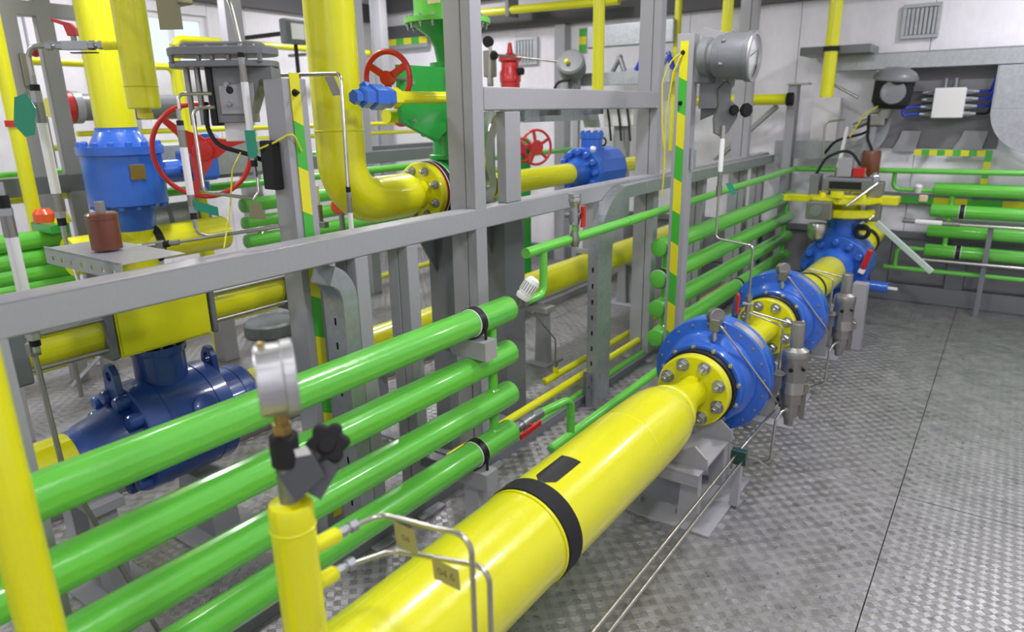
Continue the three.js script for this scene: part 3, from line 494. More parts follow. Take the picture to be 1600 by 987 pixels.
// the two thin tubes on the floor with their dark green clamp
{
  const y = .27, xa = -.828, xb = -.797, tz = 1.2, cz = at(1157, 712, 'x', -.81).z;
  tube('impulse_tube', 'left of the two straight steel tubes running low along the floor beside the main', [V(xa, y, tz), V(xa, y, cz - .06), V(-.80, .31, -3.3), V(-.80, .315, -3.56)], .0068, .06, M.steel, 'tube', V(xa, y, -1), 'floor tubes');
  tube('impulse_tube', 'right of the two straight steel tubes running low along the floor beside the main', [V(xb, y - .02, tz), V(xb, y - .02, cz - .05), V(-.775, .19, cz - .16), V(-.755, .09, -3.22), V(-.76, .06, -3.32)], .0068, .05, M.steel, 'tube', V(xb, y, -1), 'floor tubes');
  const t = T('tube_clamp', 'dark green plastic clamp holding the two floor tubes on a small grey post', 'clamp', V(-.81, 0, cz));
  t.add('block', [box(-.815, .262, cz, .07, .07, .036, .004)], M.darkGreen); t.add('post', [bb(-.838, -.80, 0.012, .226, cz - .02, cz + .02, .002)], M.grey);
  one('tube_clamp', 'black tube clamp near the pilot of the nearer blue flow meter', 'clamp', box(-.80, .31, -3.56, .05, .05, .04, .004), M.rubber, V(-.8, .31, -3.56));
}
// steel pilots beside each meter, small gauge on top, tubes (built for the nearer meter, then copied)
function pilotSet(dzv, which) {
  const o = V(-.73, 0, -3.45 + dzv);
  const p = T('pilot_regulator', `stainless steel cylindrical pilot with a clamp band beside the ${which} blue flow meter`, 'regulator', V(o.x, .2, o.z), 'steel pilots');
  p.add('cap', lat([[0, .785], [.03, .785], [.033, .78], [.033, .66], [.06, .645], [.064, .635], [.064, .61], [.0, .61]].map(([r, y]) => [r, y]).reverse(), V(o.x, 0, o.z), Y, 40), M.steelDull);
  p.add('body', lat([[0, .47], [.058, .47], [.062, .475], [.062, .585], [.064, .59], [.064, .612], [0, .612]], V(o.x, 0, o.z), Y, 40), M.steelDull);
  p.add('port', [cyl(V(o.x, .553, o.z + .058), V(o.x, .553, o.z + .0655), .011, 14), cyl(V(o.x + .05, .56, o.z + .038), V(o.x + .057, .56, o.z + .044), .008, 12)], M.black);
  p.add('clamp_band', [ring(V(o.x, .425, o.z), Y, .06, .066, .06, 40), bb(o.x + .062, o.x + .085, .43, .48, o.z - .01, o.z + .014, .003)], M.steel);
  p.add('lower_body', lat([[0, .24], [.022, .24], [.025, .27], [.044, .30], [.046, .33], [.046, .36], [.055, .365], [.055, .47], [0, .47]], V(o.x, 0, o.z), Y, 36), M.steelDull);
  p.add('fin', [bb(o.x + .045, o.x + .07, .28, .5, o.z - .012, o.z - .004, .002)], M.steelDull);
  const b = T('pilot_bracket', `small folded steel bracket holding the pilot of the ${which} blue flow meter`, 'bracket', V(-.82, .45, o.z));
  b.add('plate', [plate([[0, -.06], [.11, -.06], [.13, -.02], [.13, .05], [.06, .06], [0, .03]], .006, V(o.x - .17, .47, o.z + .05), V(1, 0, 0), V(0, 1, 0), [], .001)], M.steelDull);
  b.add('flap', [plate([[0, 0], [.07, .01], [.09, .05], [.0, .05]], .004, V(o.x - .1, .52, o.z + .09), V(1, 0, 0), V(0, .3, -1).normalize())], M.steel);
  for (const s of [0, 1]) b.add('bolt', nut(V(o.x - .145, .435 + s * .06, o.z + .056), dzp, .010, .01, .01), M.bolt);
  const g = T('pressure_gauge', `small steel gauge standing on top of the ${which} blue flow meter`, 'gauge', V(-1.07, .7, -3.2 + dzv), 'small gauges on the meters');
  const gd = V(.75, .1, .65).normalize(), gc = V(-1.078, .812, -3.25 + dzv);
  g.add('stem', [cyl(V(-1.068, .69, -3.225 + dzv), V(-1.072, .78, -3.24 + dzv), .008, 12), cyl(V(-1.068, .70, -3.226 + dzv), V(-1.07, .735, -3.23 + dzv), .0135, 6)], M.bolt);
  g.add('case', lat([[0, -.018], [.04, -.018], [.042, -.015], [.042, .02], [.038, .022], [0, .018]], gc, gd, 32), M.steelDull);
  g.add('valve_block', [box(-1.07, .775, -3.235 + dzv, .05, .06, .05, .004)], M.steelDull);
  tube('impulse_tube', `straight steel tube slanting across the face of the ${which} blue flow meter`, [V(-1.05, .775, -3.22 + dzv), V(-1.03, .78, -3.2 + dzv), V(-.80, .47, -3.28 + dzv), V(-.775, .36, -3.4 + dzv)], .006, .02, M.steel, 'tube', V(-1.05, .775, -3.22 + dzv));
  tube('impulse_tube', `thin level steel tube from the ${which} blue flow meter to its pilot top`, [V(-1.0, .755, -3.62 + dzv), V(-.78, .72, -3.62 + dzv), V(-.745, .715, -3.49 + dzv)], .0055, .02, M.steel, 'tube', V(-1, .75, -3.6 + dzv));
  tube('impulse_tube', `thin steel tube bending down between the ${which} blue flow meter and its pilot`, [V(-1.03, .735, -3.66 + dzv), V(-.84, .70, -3.62 + dzv), V(-.84, .40, -3.60 + dzv)], .0055, .025, M.steel, 'tube', V(-1, .73, -3.6 + dzv));
  const u = T('impulse_tube', `short hooked steel tube at the pilot foot of the ${which} blue flow meter`, 'tube', V(-.76, .3, -3.4 + dzv));
  u.add('tube', sweep([V(-.73, .34, -3.4 + dzv), V(-.745, .345, -3.36 + dzv), V(-.765, .30, -3.33 + dzv), V(-.77, .08, -3.32 + dzv), V(-.85, .035, -3.32 + dzv)], .0065, .03, 12), M.steel);
  fitting(u, V(-.73, .34, -3.415 + dzv), V(0, .1, 1).normalize(), .008, .03);
}
pilotSet(0, 'nearer'); pilotSet(-1.24, 'farther');
// small valve cock on the thin supply pipe near the frame
{
  const p = at(892, 388, 'x', XG - .0), t = T('drain_cock', 'small brass-topped cock with a red butterfly handle on the thin green supply pipe', 'valve', V(p.x, 1.2, p.z)), c = (y) => V(XG + .02, y, p.z);
  t.add('socket', [lat([[0, 1.165], [.018, 1.165], [.024, 1.18], [.026, 1.2], [.02, 1.225], [.016, 1.24], [0, 1.24]], c(0), Y, 16)], M.steelDull);
  t.add('nipple', cyl(c(1.24), c(1.275), .013, 14), M.green);
  t.add('body', [cyl(c(1.27), c(1.29), .024, 6), cyl(c(1.285), c(1.34), .027, 20), cyl(V(XG - .03, 1.315, p.z), V(XG + .055, 1.315, p.z), .015, 14), cyl(c(1.335), c(1.35), .026, 6)], M.bolt);
  t.add('cap', [lat([[0, 0], [.022, 0], [.028, .03], [.032, .036], [.032, .05], [.028, .053], [.032, .058], [.032, .072], [0, .074]], c(1.348), Y, 28)], M.brushed);
  t.add('handle', [plate([[-.012, -.048], [.010, -.048], [.012, -.012], [.012, .012], [.010, .048], [-.012, .048], [-.006, .0]], .012, V(XG + .06, 1.312, p.z), V(0, 0, -1), V(0, 1, 0), [], .002)], M.red);
}
// instrument stand with the big round differential gauge
const SX = -1.525;
{
  const zr = -3.92, w = .10; // post faces: +z face carries the striped bar
  const t = T('instrument_stand', 'grey upright steel stand with a light side plate, carrying the large round gauge', 'stand', V(SX - .05, 0, zr));
  t.add('post', bb(SX - w, SX, 0, 2.2, zr - .08, zr, .004), M.grey); t.add('foot_plate', bb(SX - .2, SX + .06, 0, .012, zr - .17, zr + .08, .002), M.grey);
  const q0 = at(1090, 30, 'x', SX), q1 = at(1150, 48, 'z', zr - .085);
  t.add('side_plate', [plate([[0, 0], [.10, .0], [.2, .12], [.22, .38], [0, .44]].map(([a, b]) => [a, b]), .006, V(SX - .01, 1.80, zr - .15), V(1, 0, 0), V(0, 1, 0), [], .001)], M.grey);
  t.add('hinge', [cyl(V(SX + .012, 1.46, zr - .03), V(SX + .012, 1.58, zr - .03), .012, 12), bb(SX, SX + .03, 1.47, 1.57, zr - .05, zr - .035, .002)], M.zinc);
  const s = T('earthing_bar', 'yellow and green striped earthing bar on the stand of the large round gauge', 'earthing bar', V(SX - .05, .1, zr));
  const y0 = .1, y1 = 2.16, n = 11, L = (y1 - y0) / n; for (let i = 0; i < n; i++) { const a = y0 + i * L, sk = .025; s.add('stripe', plate([[-.024, 0], [.024, i ? -sk : 0], [.024, L - (i < n - 1 ? sk : 0)], [-.024, L]], .004, V(SX - .054, a, zr + .001), V(1, 0, 0), V(0, 1, 0)), i % 2 ? M.stripeG : M.stripeY); }
  for (const y of [2.1, 1.83]) s.add('screw', nut(V(SX - .062, y, zr + .005), dzp, .011, .01, .014), M.black);
  const wr = T('earthing_wire', 'thin yellow-green earthing wire looping from the top of the striped bar on the gauge stand', 'wire', V(SX - .07, 2.1, zr)); wr.add('wire', sweep([V(SX - .062, 2.1, zr + .02), V(SX - .12, 2.06, zr + .03), V(SX - .17, 1.95, zr + .02), V(SX - .165, 1.72, zr + .01), V(SX - .14, 1.5, zr), V(SX - .15, 1.3, zr)], .0045, .1, 8), M.stripeY);
  wr.add('wire', sweep([V(SX - .062, 2.09, zr + .02), V(SX - .10, 2.0, zr + .035), V(SX - .14, 1.75, zr + .02), V(SX - .145, 1.45, zr)], .0045, .1, 8), M.stripeY);
  const g = T('differential_gauge', 'large grey round differential pressure gauge with a white dial on the upright stand', 'gauge', V(-1.3, 1.9, -3.95));
  const c = atd(1152, 88, 3.72), d = V(1, -.05, -.02).normalize(), R = .1265;
  g.add('case', lat([[0, -.115], [R * .8, -.115], [R * .86, -.1], [R * .86, -.075], [R * .93, -.07], [R * .95, -.06], [R * .95, .055], [R * 1.02, .06], [R * 1.03, .085], [R * .97, .09]], c, d, 64), M.greyDark);
  g.add('bezel', ring(mv(c, d, .082), d, R * .86, R * 1.02, .014, 64), M.brushed); g.add('dial', lat([[0, 0], [R * .97, 0]], mv(c, d, .072), d, 48), M.dial);
  { const [u, w2] = basis(d), k = []; for (let i = 0; i < 25; i++) { const a = -.7 + i * .192, e = (r) => mv(c, d, .0735).addScaledVector(u, r * Math.sin(a)).addScaledVector(w2, r * Math.cos(a)); k.push(bar(e(R * .7), e(R * .8), .003, .001, d, 0)); } g.add('scale', k, M.black).userData.kind = 'stuff'; g.add('pointer', bar(mv(c, d, .076).addScaledVector(u, -.02), mv(c, d, .076).addScaledVector(u, R * .62).addScaledVector(w2, .03), .006, .002, d), M.black); }
  g.add('glass', lat([[0, 0], [R * .86, 0], [R * .86, .003], [0, .003]], mv(c, d, .088), d, 40), M.lens);
  for (const q of onRing(mv(c, d, -.06), d, R * .93, 6, .4)) g.add('lug', nut(q, d, .013, .018, .004), M.greyDark);
  g.add('bellows_unit', [lat([[0, -.2], [.09, -.2], [.1, -.19], [.1, -.15], [.085, -.14], [.085, -.115], [0, -.115]], c, d, 32), box(c.x - .2, c.y - .03, c.z - .07, .09, .2, .12, .01)], M.greyBox);
  const m = T('valve_manifold', 'grey five-way valve manifold with black knobs below the large round gauge', 'valve', V(c.x, c.y - .25, c.z));
  const o = atd(1130, 165, 3.95);
  m.add('block', [plate([[-.04, -.15], [.0, -.17], [.03, -.14], [.075, -.06], [.06, .0], [.03, .03], [.03, .10], [0, .13], [-.04, .09], [-.03, 0], [-.05, -.07]], .05, V(o.x - .01, o.y, o.z - .02), V(.85, 0, -.5), V(0, 1, 0), [], .004)], M.greyBox);
  m.add('bracket', [plate([[0, 0], [.1, .04], [.14, .16], [.05, .18], [0, .1]], .008, V(o.x - .14, o.y - .08, o.z - .03), V(1, 0, 0), V(0, 1, 0))], M.greyDark);
  for (const [px, py, r] of [[1146, 172, .03], [1165, 172, .04]]) { const k = atd(px, py, 3.9); m.add('knob', lat([[0, -.01], [r * .8, -.01], [r, 0], [r, .012], [r * .8, .02], [0, .022]], k, V(.8, 0, .6), 8, .3), M.rubber); m.add('spindle', cyl(mv(k, V(.8, 0, .6), -.07), k, .007, 10), M.brass); }
  m.add('inlet', [cyl(atd(1130, 197, 3.95), atd(1129, 217, 3.95), .014, 12)], M.steelDull);
  // white hose hanging from the manifold, then a tube bending toward the cock on the second meter flange
  const h0 = atd(1129, 216, 3.95), h1 = drop(h0, 268), h2 = drop(h0, 290), h3 = drop(h0, 306), e = (row) => drop(h0, row);
  const h = T('hose', 'white hose hanging from the valve manifold under the large round gauge, with a green tag', 'hose', h0);
  h.add('sleeve', cyl(h0, h1, .0135, 18), M.white); h.add('ferrule', [cyl(h1, h2, .014, 14), cyl(h2, h3, .018, 6)], M.steelDull);
  const tg = atd(1136, 293, 3.9); one('plastic_tag', 'green plastic tag at the lower end of the white hose below the large round gauge', 'tag', plate([[-.01, .022], [.02, .03], [.055, -.03], [.028, -.045]], .0015, tg, V(.9, 0, -.4).normalize(), V(0, 1, 0)), M.teal, tg);
  const b0 = e(372), b1 = at(1177, 384, 'z', b0.z + .02), cy = V(-1.22, .665, -4.27);
  tube('impulse_tube', 'steel tube bending down from the white hose to the cock on the yellow spool', [h3, b0, b1, V(b1.x - .0, .74, b1.z)], .0072, .03, M.steel, 'tube', h3);
  const ck = T('ball_valve', 'small cock with a red lever standing on the yellow spool between the meters', 'valve', V(b1.x, .66, b1.z), 'small red-lever ball valves');
  ck.add('body', [cyl(V(b1.x, .575, b1.z), V(b1.x, .75, b1.z), .013, 14), cyl(V(b1.x, .64, b1.z), V(b1.x, .69, b1.z), .019, 6), cyl(V(b1.x, .715, b1.z), V(b1.x, .738, b1.z), .02, 6), cyl(V(b1.x - .03, .69, b1.z + .01), V(b1.x + .03, .69, b1.z), .01, 12)], M.bolt);
  ck.add('lever', [plate([[-.013, -.06], [.013, -.06], [.015, .05], [.0, .062], [-.015, .05]], .01, V(b1.x - .055, .69, b1.z + .02), V(.7, 0, .7).normalize(), V(0, 1, 0), [], .002)], M.red);
}
// ---------- second gas line behind the frame ----------
const BX = -2.76, BY = .55, bx = (z) => V(BX, BY, z);
{
  const t = T('gas_pipe', 'yellow gas pipe behind the frame, from the far end of the blue ball valve', 'pipe', V(BX, 0, -4));
  t.add('pipe', lat([[.110, 0], [.110, 1.2], [.110, 2.4], [.110, 3.6], [.110, 5.4]], bx(-1.70), dz, 48), M.yellow);
  for (const [z, n] of [[-2.32, 0], [-3.55, 1]]) { t.add('strap', ring(bx(z), dz, .1105, .116, .035, 48), M.rubber); t.add('strap_liner', ring(bx(z + .005), dz, .1103, .113, .005, 48), M.white); }
  const u = T('gas_pipe', 'yellow gas pipe at the left edge, entering the near end of the blue ball valve', 'pipe', V(BX, 0, 0));
  u.add('pipe', lat([[.110, 0], [.110, .8], [.110, 1.66]], bx(.7), dz, 48), M.yellow);
}
{
  const t = T('ball_valve', 'big dark blue ball valve with bolted collar and lifting lugs under the yellow box actuator', 'valve', V(BX, 0, -1.35));
  t.add('inlet_cone', lat([[.111, 0], [.113, .005], [.115, .03], [.125, .05], [.165, .2], [.17, .23]], bx(-.955), dz, 56, .6), M.blueDark);
  t.add('collar', lat([[.1, 0], [.222, 0], [.228, .006], [.23, .09], [.22, .1]], bx(-1.17), dz, 64), M.blueDark);
  for (const p of onRing(bx(-1.17), dzp, .192, 12, .2)) t.add('collar_bolt', [lat([[0, 0], [.03, 0], [.03, .04], [.024, .05], [0, .052]], p, dzp, 18)], M.blueDark);
  t.add('body', lat([[.222, 0], [.226, .003], [.226, .2], [.222, .203], [.222, .206], [.226, .209], [.226, .27], [.22, .276], [.15, .282]], bx(-1.262), dz, 72), M.blueDark);
  t.add('outlet_hub', lat([[.16, 0], [.16, .09], [.157, .092], [.157, .096], [.16, .098], [.16, .15], [.15, .165], [.112, .17]], bx(-1.54), dz, 56), M.blueDark);
  for (const z of [-1.155, -1.565]) t.add('lifting_lug', [plate([[-.05, 0], [.05, 0], [.04, .1], [.015, .135], [-.015, .135], [-.04, .1]], .022, V(BX, z > -1.3 ? BY + .19 : BY + .15, z - .011), V(1, 0, 0), V(0, 1, 0), [[0, .09, .022]], .002)], M.blueDark);
  t.add('neck', lat([[.10, 0], [.10, .17], [.095, .175], [0, .175]], V(BX, BY + .17, -1.35), Y, 40), M.blueDark);
  t.add('neck_collar', [lat([[.06, 0], [.108, 0], [.11, .005], [.11, .03], [.06, .03]], V(BX, BY + .33, -1.35), Y, 40)], M.blueDark);
  for (const p of onRing(V(BX, BY + .36, -1.35), Y, .09, 10)) t.add('stud', [cyl(p, mv(p, Y, .03), .008, 8)], M.brass);
  t.add('side_plug', [lat([[0, 0], [.05, 0], [.05, .03], [.03, .04], [0, .04]], V(BX + .19, BY + .1, -1.40), V(1, .55, 0), 18)], M.blueDark);
  const a = T('pneumatic_actuator', 'yellow box actuator with two tie-rod cylinders on top of the blue ball valve', 'actuator', V(BX, .92, -1.35)), ay = 1.03;
  a.add('stem_block', [lat([[.05, 0], [.08, 0], [.085, .01], [.085, .03], [.05, .03]], V(BX, .90, -1.35), Y, 30), box(BX, .915, -1.35, .13, .03, .13, .003)], M.rubber);
  a.add('box', [bb(BX - .12, BX + .115, .924, 1.17, -1.53, -1.155, .004)], M.yellow);
  a.add('cover_plate', [bb(BX + .1155, BX + .1195, .934, 1.16, -1.522, -1.163, .001)], M.yellow);
  const blk = (z0, z1, nm) => a.add(nm, bb(BX - .125, BX + .125, ay - .105, ay + .105, z1, z0, .01), M.greyDark);
  blk(-.80, -.86, 'end_cap'); blk(-1.115, -1.15, 'inner_cap'); blk(-1.535, -1.56, 'inner_cap'); blk(-1.925, -1.985, 'end_cap');
  for (const [z0, z1] of [[-.86, -1.115], [-1.56, -1.925]]) {
    a.add('cylinder', cyl(V(BX, ay, z0), V(BX, ay, z1), .1, 44), M.yellow);
    for (const sx of [-1, 1]) for (const sy of [-1, 1]) a.add('tie_rod', [cyl(V(BX + sx * .108, ay + sy * .048 + (sy > 0 ? .012 : -.012), z0 + .02), V(BX + sx * .108, ay + sy * .048 + (sy > 0 ? .012 : -.012), z1 - .02), .0095, 12)], M.steelDull);
  }
  a.add('speed_valve', [box(BX + .08, ay + .12, -1.96, .05, .03, .05, .004), nut(V(BX + .13, ay + .02, -1.99), dz, .012, .03, .01)], M.zinc);
  // supports of the line
  const sup = (z, lb, h) => { const s = T('pipe_support', lb, 'pipe support', V(BX, 0, z), 'grey supports of the second line'); s.add('base_plate', bb(BX - .24, BX + .22, 0, .012, z - .12, z + .12, .002), M.grey); for (const q of [-1, 1]) s.add('leg', [plate([[-.05, 0], [.05, 0], [.035, h - .03], [-.035, h - .03]], .07, V(BX + q * .12, .012, z - .035), V(1, 0, 0), V(0, 1, 0), [], .003)], M.grey); s.add('saddle_beam', bb(BX - .19, BX + .19, h - .018, h + .022, z - .06, z + .06, .003), M.grey); };
  sup(-.98, 'grey support with two legs under the near end of the big blue ball valve', .40); sup(-2.66, 'grey support with two legs under the yellow pipe seen between the lower green pipes', .41); sup(-4.1, 'grey support with splayed legs under the yellow pipe right of the tall double post', .41); sup(-5.9, 'grey support under the yellow pipe behind the striped upright stand', .41);
  const vs = T('pipe_support', 'low grey support block under the body of the big blue ball valve', 'pipe support', V(BX, 0, -1.45)); vs.add('block', [plate([[-.14, 0], [.14, 0], [.1, .28], [-.1, .28]], .12, V(BX, 0, -1.52), V(1, 0, 0), V(0, 1, 0), [], .003)], M.grey); vs.add('base_plate', bb(BX - .2, BX + .2, .0, .01, -1.6, -1.3, .002), M.grey);
  // thin grey drip rod hanging at the left
  const r0 = at(52, 545, 'x', -2.4), r1 = at(128, 870, 'x', -2.05);
  one('drain_tube', 'thin dark steel tube slanting down in front of the actuator at the left', 'tube', [sweep([r0, at(98, 730, 'x', -2.32), V(-2.18, .02, -.92)], .0085, .02, 12), lat([[0, -.02], [.02, -.02], [.02, .02], [0, .025]], r0, V(0, 1, 0), 8)], M.steelDull, r0);
  { const a = at(112, 604, 'y', .0), b = at(160, 552, 'x', a.x + .06); one('strut', 'light grey flat strut leaning behind the actuator', 'strut', bar(b, a, .035, .012, V(0, 0, 1)), M.zinc, a); }
  for (const [px, py, pb, lb] of [[32, 590, 690, 'grey post standing on the floor at the left, left of the slanting thin tube'], [357, 490, 560, 'grey post behind the actuator, right of the yellow box']]) { const p = at(px, pb, 'y', 0), q = drop(p, py); one('post', lb, 'post', bb(p.x - .06, p.x + .06, 0, q.y, p.z - .06, p.z + .06, .004), M.grey, V(p.x, 0, p.z)); }
}
// ---------- big yellow elbow, green regulator ----------
const EX = -2.5, EZ = at(516, 40, 'x', EX).z, EY = at(650, 302, 'x', EX).y;
{
  const t = T('gas_pipe', 'wide yellow pipe coming down and bending to a bolted flange behind the beam', 'pipe', V(EX, EY, EZ));
  t.add('pipe', sweep([V(EX, 3.65, EZ), V(EX, EY, EZ), V(EX, EY, EZ - .40)], .109, .30, 56, 20), M.yellow);
  for (const y of [EY + .33]) t.add('weld_bead', lat([[.108, -.006], [.1125, 0], [.108, .006]], V(EX, y, EZ), Y, 48), M.yellow);
  t.add('reducer', lat([[.109, 0], [.108, .02], [.085, .07], [.075, .09], [.08, .115]], V(EX, EY, EZ - .395), dz, 48, .7), M.yellow);
  const fz = EZ - .51; t.add('flange', lat([[.06, 0], [.15, 0], [.156, .005], [.156, .04], [.06, .04]], V(EX, EY, fz), dz, 60), M.yellow);
  for (const p of onRing(V(EX, EY, fz), dzp, .118, 8, .39)) t.add('flange_bolt', [nut(p, dzp, .02, .022, .02)], M.bolt);
  t.add('gasket', ring(V(EX, EY, fz - .04), dz, .06, .155, .012, 56), M.red); t.add('ring', [ring(V(EX, EY, fz - .052), dz, .06, .158, .05, 56)], M.black); t.add('ring_liner', [ring(V(EX, EY, fz - .056), dz, .158, .161, .005, 56), ring(V(EX, EY, fz - .094), dz, .158, .161, .005, 56)], M.white);
  const z0 = fz - .105, gz = z0 - .17, g = T('gas_regulator', 'tall bright green gas regulator with a round drum on top, behind the tall double post', 'regulator', V(EX, EY, gz)), c = (y) => V(EX, y, gz);
  g.add('inlet_flange', lat([[.06, 0], [.15, 0], [.155, .005], [.155, .04], [.06, .04]], V(EX, EY, z0), dz, 48), M.greenDark);
  g.add('body', [lat([[.09, 0], [.1, .04], [.13, .1], [.14, .17], [.13, .24], [.1, .3], [.09, .34]], V(EX, EY, z0 - .03), dz, 40, .9)], M.greenDark);
  g.add('bonnet', [lat([[.14, 0], [.145, .01], [.145, .035], [.11, .04], [.1, .06], [.125, .07], [.125, .09], [.105, .095], [.1, .2], [.11, .25], [.1, .27], [.095, .5], [.1, .52], [.1, .56], [0, .57]], c(EY + .09), Y, 40)], M.greenDark);
  g.add('bracket', [bb(EX - .03, EX + .035, EY + .28, EY + .56, gz + .03, gz + .22, .012), bb(EX + .036, EX + .05, EY + .33, EY + .37, gz + .08, gz + .12, .003)], M.greenDark);
  g.add('bracket_plate', [plate([[-.02, .22], [.02, .08], [.15, .0], [.40, .1], [.40, .36], [.05, .36], [0, .30]].map(([a, b]) => [a, b + .02]), .02, V(EX + .05, EY + .24, gz + .03), V(0, 0, 1), V(0, 1, 0), [], .003)], M.greenDark);
  for (const [a, b] of [[.06, .36], [.33, .54], [.33, .36]]) g.add('screw', nut(V(EX + .07, EY + b, gz + .03 + a), V(1, 0, 0), .009, .008), M.bolt);
  g.add('nameplate', bb(EX + .09, EX + .1, EY + .22, EY + .29, gz + .01, gz + .06, .002), M.black);
  g.add('arm', [plate([[0, 0], [.05, 0], [.07, .12], [.05, .19], [.02, .19]], .04, V(EX + .06, EY + .5, gz - .02), V(0, 0, 1), V(0, 1, 0), [], .006)], M.greenDark);
  g.add('knob', [cyl(V(EX + .12, EY + .69, gz + .06), V(EX + .17, EY + .69, gz + .075), .026, 18)], M.steel); g.add('rod', [cyl(V(EX + .09, EY + .49, gz + .05), V(EX + .09, EY + .49, gz - .06), .006, 10)], M.steel);
  const dy = drop(c(2.2), 42).y;
  g.add('spindle_housing', [lat([[.06, EY + .64], [.075, dy - .1], [.1, dy - .05], [.17, dy], [.2, dy + .01]], V(EX, 0, gz), Y, 48, .9)], M.greenDark);
  g.add('drum', [lat([[.12, dy + .01], [.225, dy + .012], [.225, dy + .035], [.17, dy + .04], [.17, dy + .4], [.15, dy + .43], [0, dy + .44]], V(EX, 0, gz), Y, 56)], M.green);
  for (const p of onRing(c(dy + .035), Y, .205, 18)) g.add('drum_bolt', [nut(p, Y, .009, .012, .004), nut(V(p.x, dy + .012, p.z), V(0, -1, 0), .009, .014, .012)], M.bolt);
  g.add('drum_label', bb(EX + .02, EX + .1, dy + .09, dy + .16, gz + .165, gz + .1685, 0), M.cream);
}
{ // needle valve with yellow outlet pipe
  const x = -2.27, y = at(600, 152, 'x', x).y, z = (px) => at(px, 152, 'x', x).z;
  const t = T('needle_valve', 'blue hexagonal needle valve in front of the wide yellow pipe, feeding a yellow branch pipe', 'valve', V(x, y, z(580)));
  t.add('inlet', [cyl(V(x, y, z(552)), V(x, y, z(565)), .03, 6)], M.blue); t.add('body', [lat([[.032, 0], [.044, .01], [.044, .06], [.054, .065], [.054, .13], [.045, .14], [.045, .18], [.038, .185]], V(x, y, z(562)), dz, 6, .3)], M.blue);
  t.add('bonnet', [cyl(V(x, y, z(580)), V(x - .05, y + .05, z(580) - .01), .025, 6)], M.blue);
  const u = T('branch_pipe', 'short yellow branch pipe between the blue needle valve and the tall double post', 'pipe', V(x, y, z(650)));
  u.add('pipe', [cyl(V(x, y, z(616)), V(x, y + .004, -3.3), .027, 24)], M.yellow); u.add('union', [cyl(V(x, y, z(608)), V(x, y, z(622)), .042, 6)], M.yellow);
  const w = T('handwheel', 'dark red handwheel above the blue needle valve', 'handwheel', V(-2.4, 1.9, -2.6)); wheel(w, at(606, 122, 'x', -2.4), V(.25, .0, 1).normalize(), .115, .013, 3, M.red, .28);
  w.add('stem', cyl(at(606, 122, 'x', -2.4), mv(at(606, 122, 'x', -2.4), V(.25, 0, 1).normalize(), -.16), .01, 12), M.steelDull);
  const bp = T('branch_pipe', 'small yellow stub pipe with a flange under the dark red handwheel', 'pipe', at(625, 181, 'x', -2.62)), e = at(625, 181, 'x', -2.62); bp.add('pipe', cyl(mv(e, dz, -.1), e, .035, 20), M.yellow); bp.add('flange', cyl(e, mv(e, dz, .02), .055, 24), M.red);
}
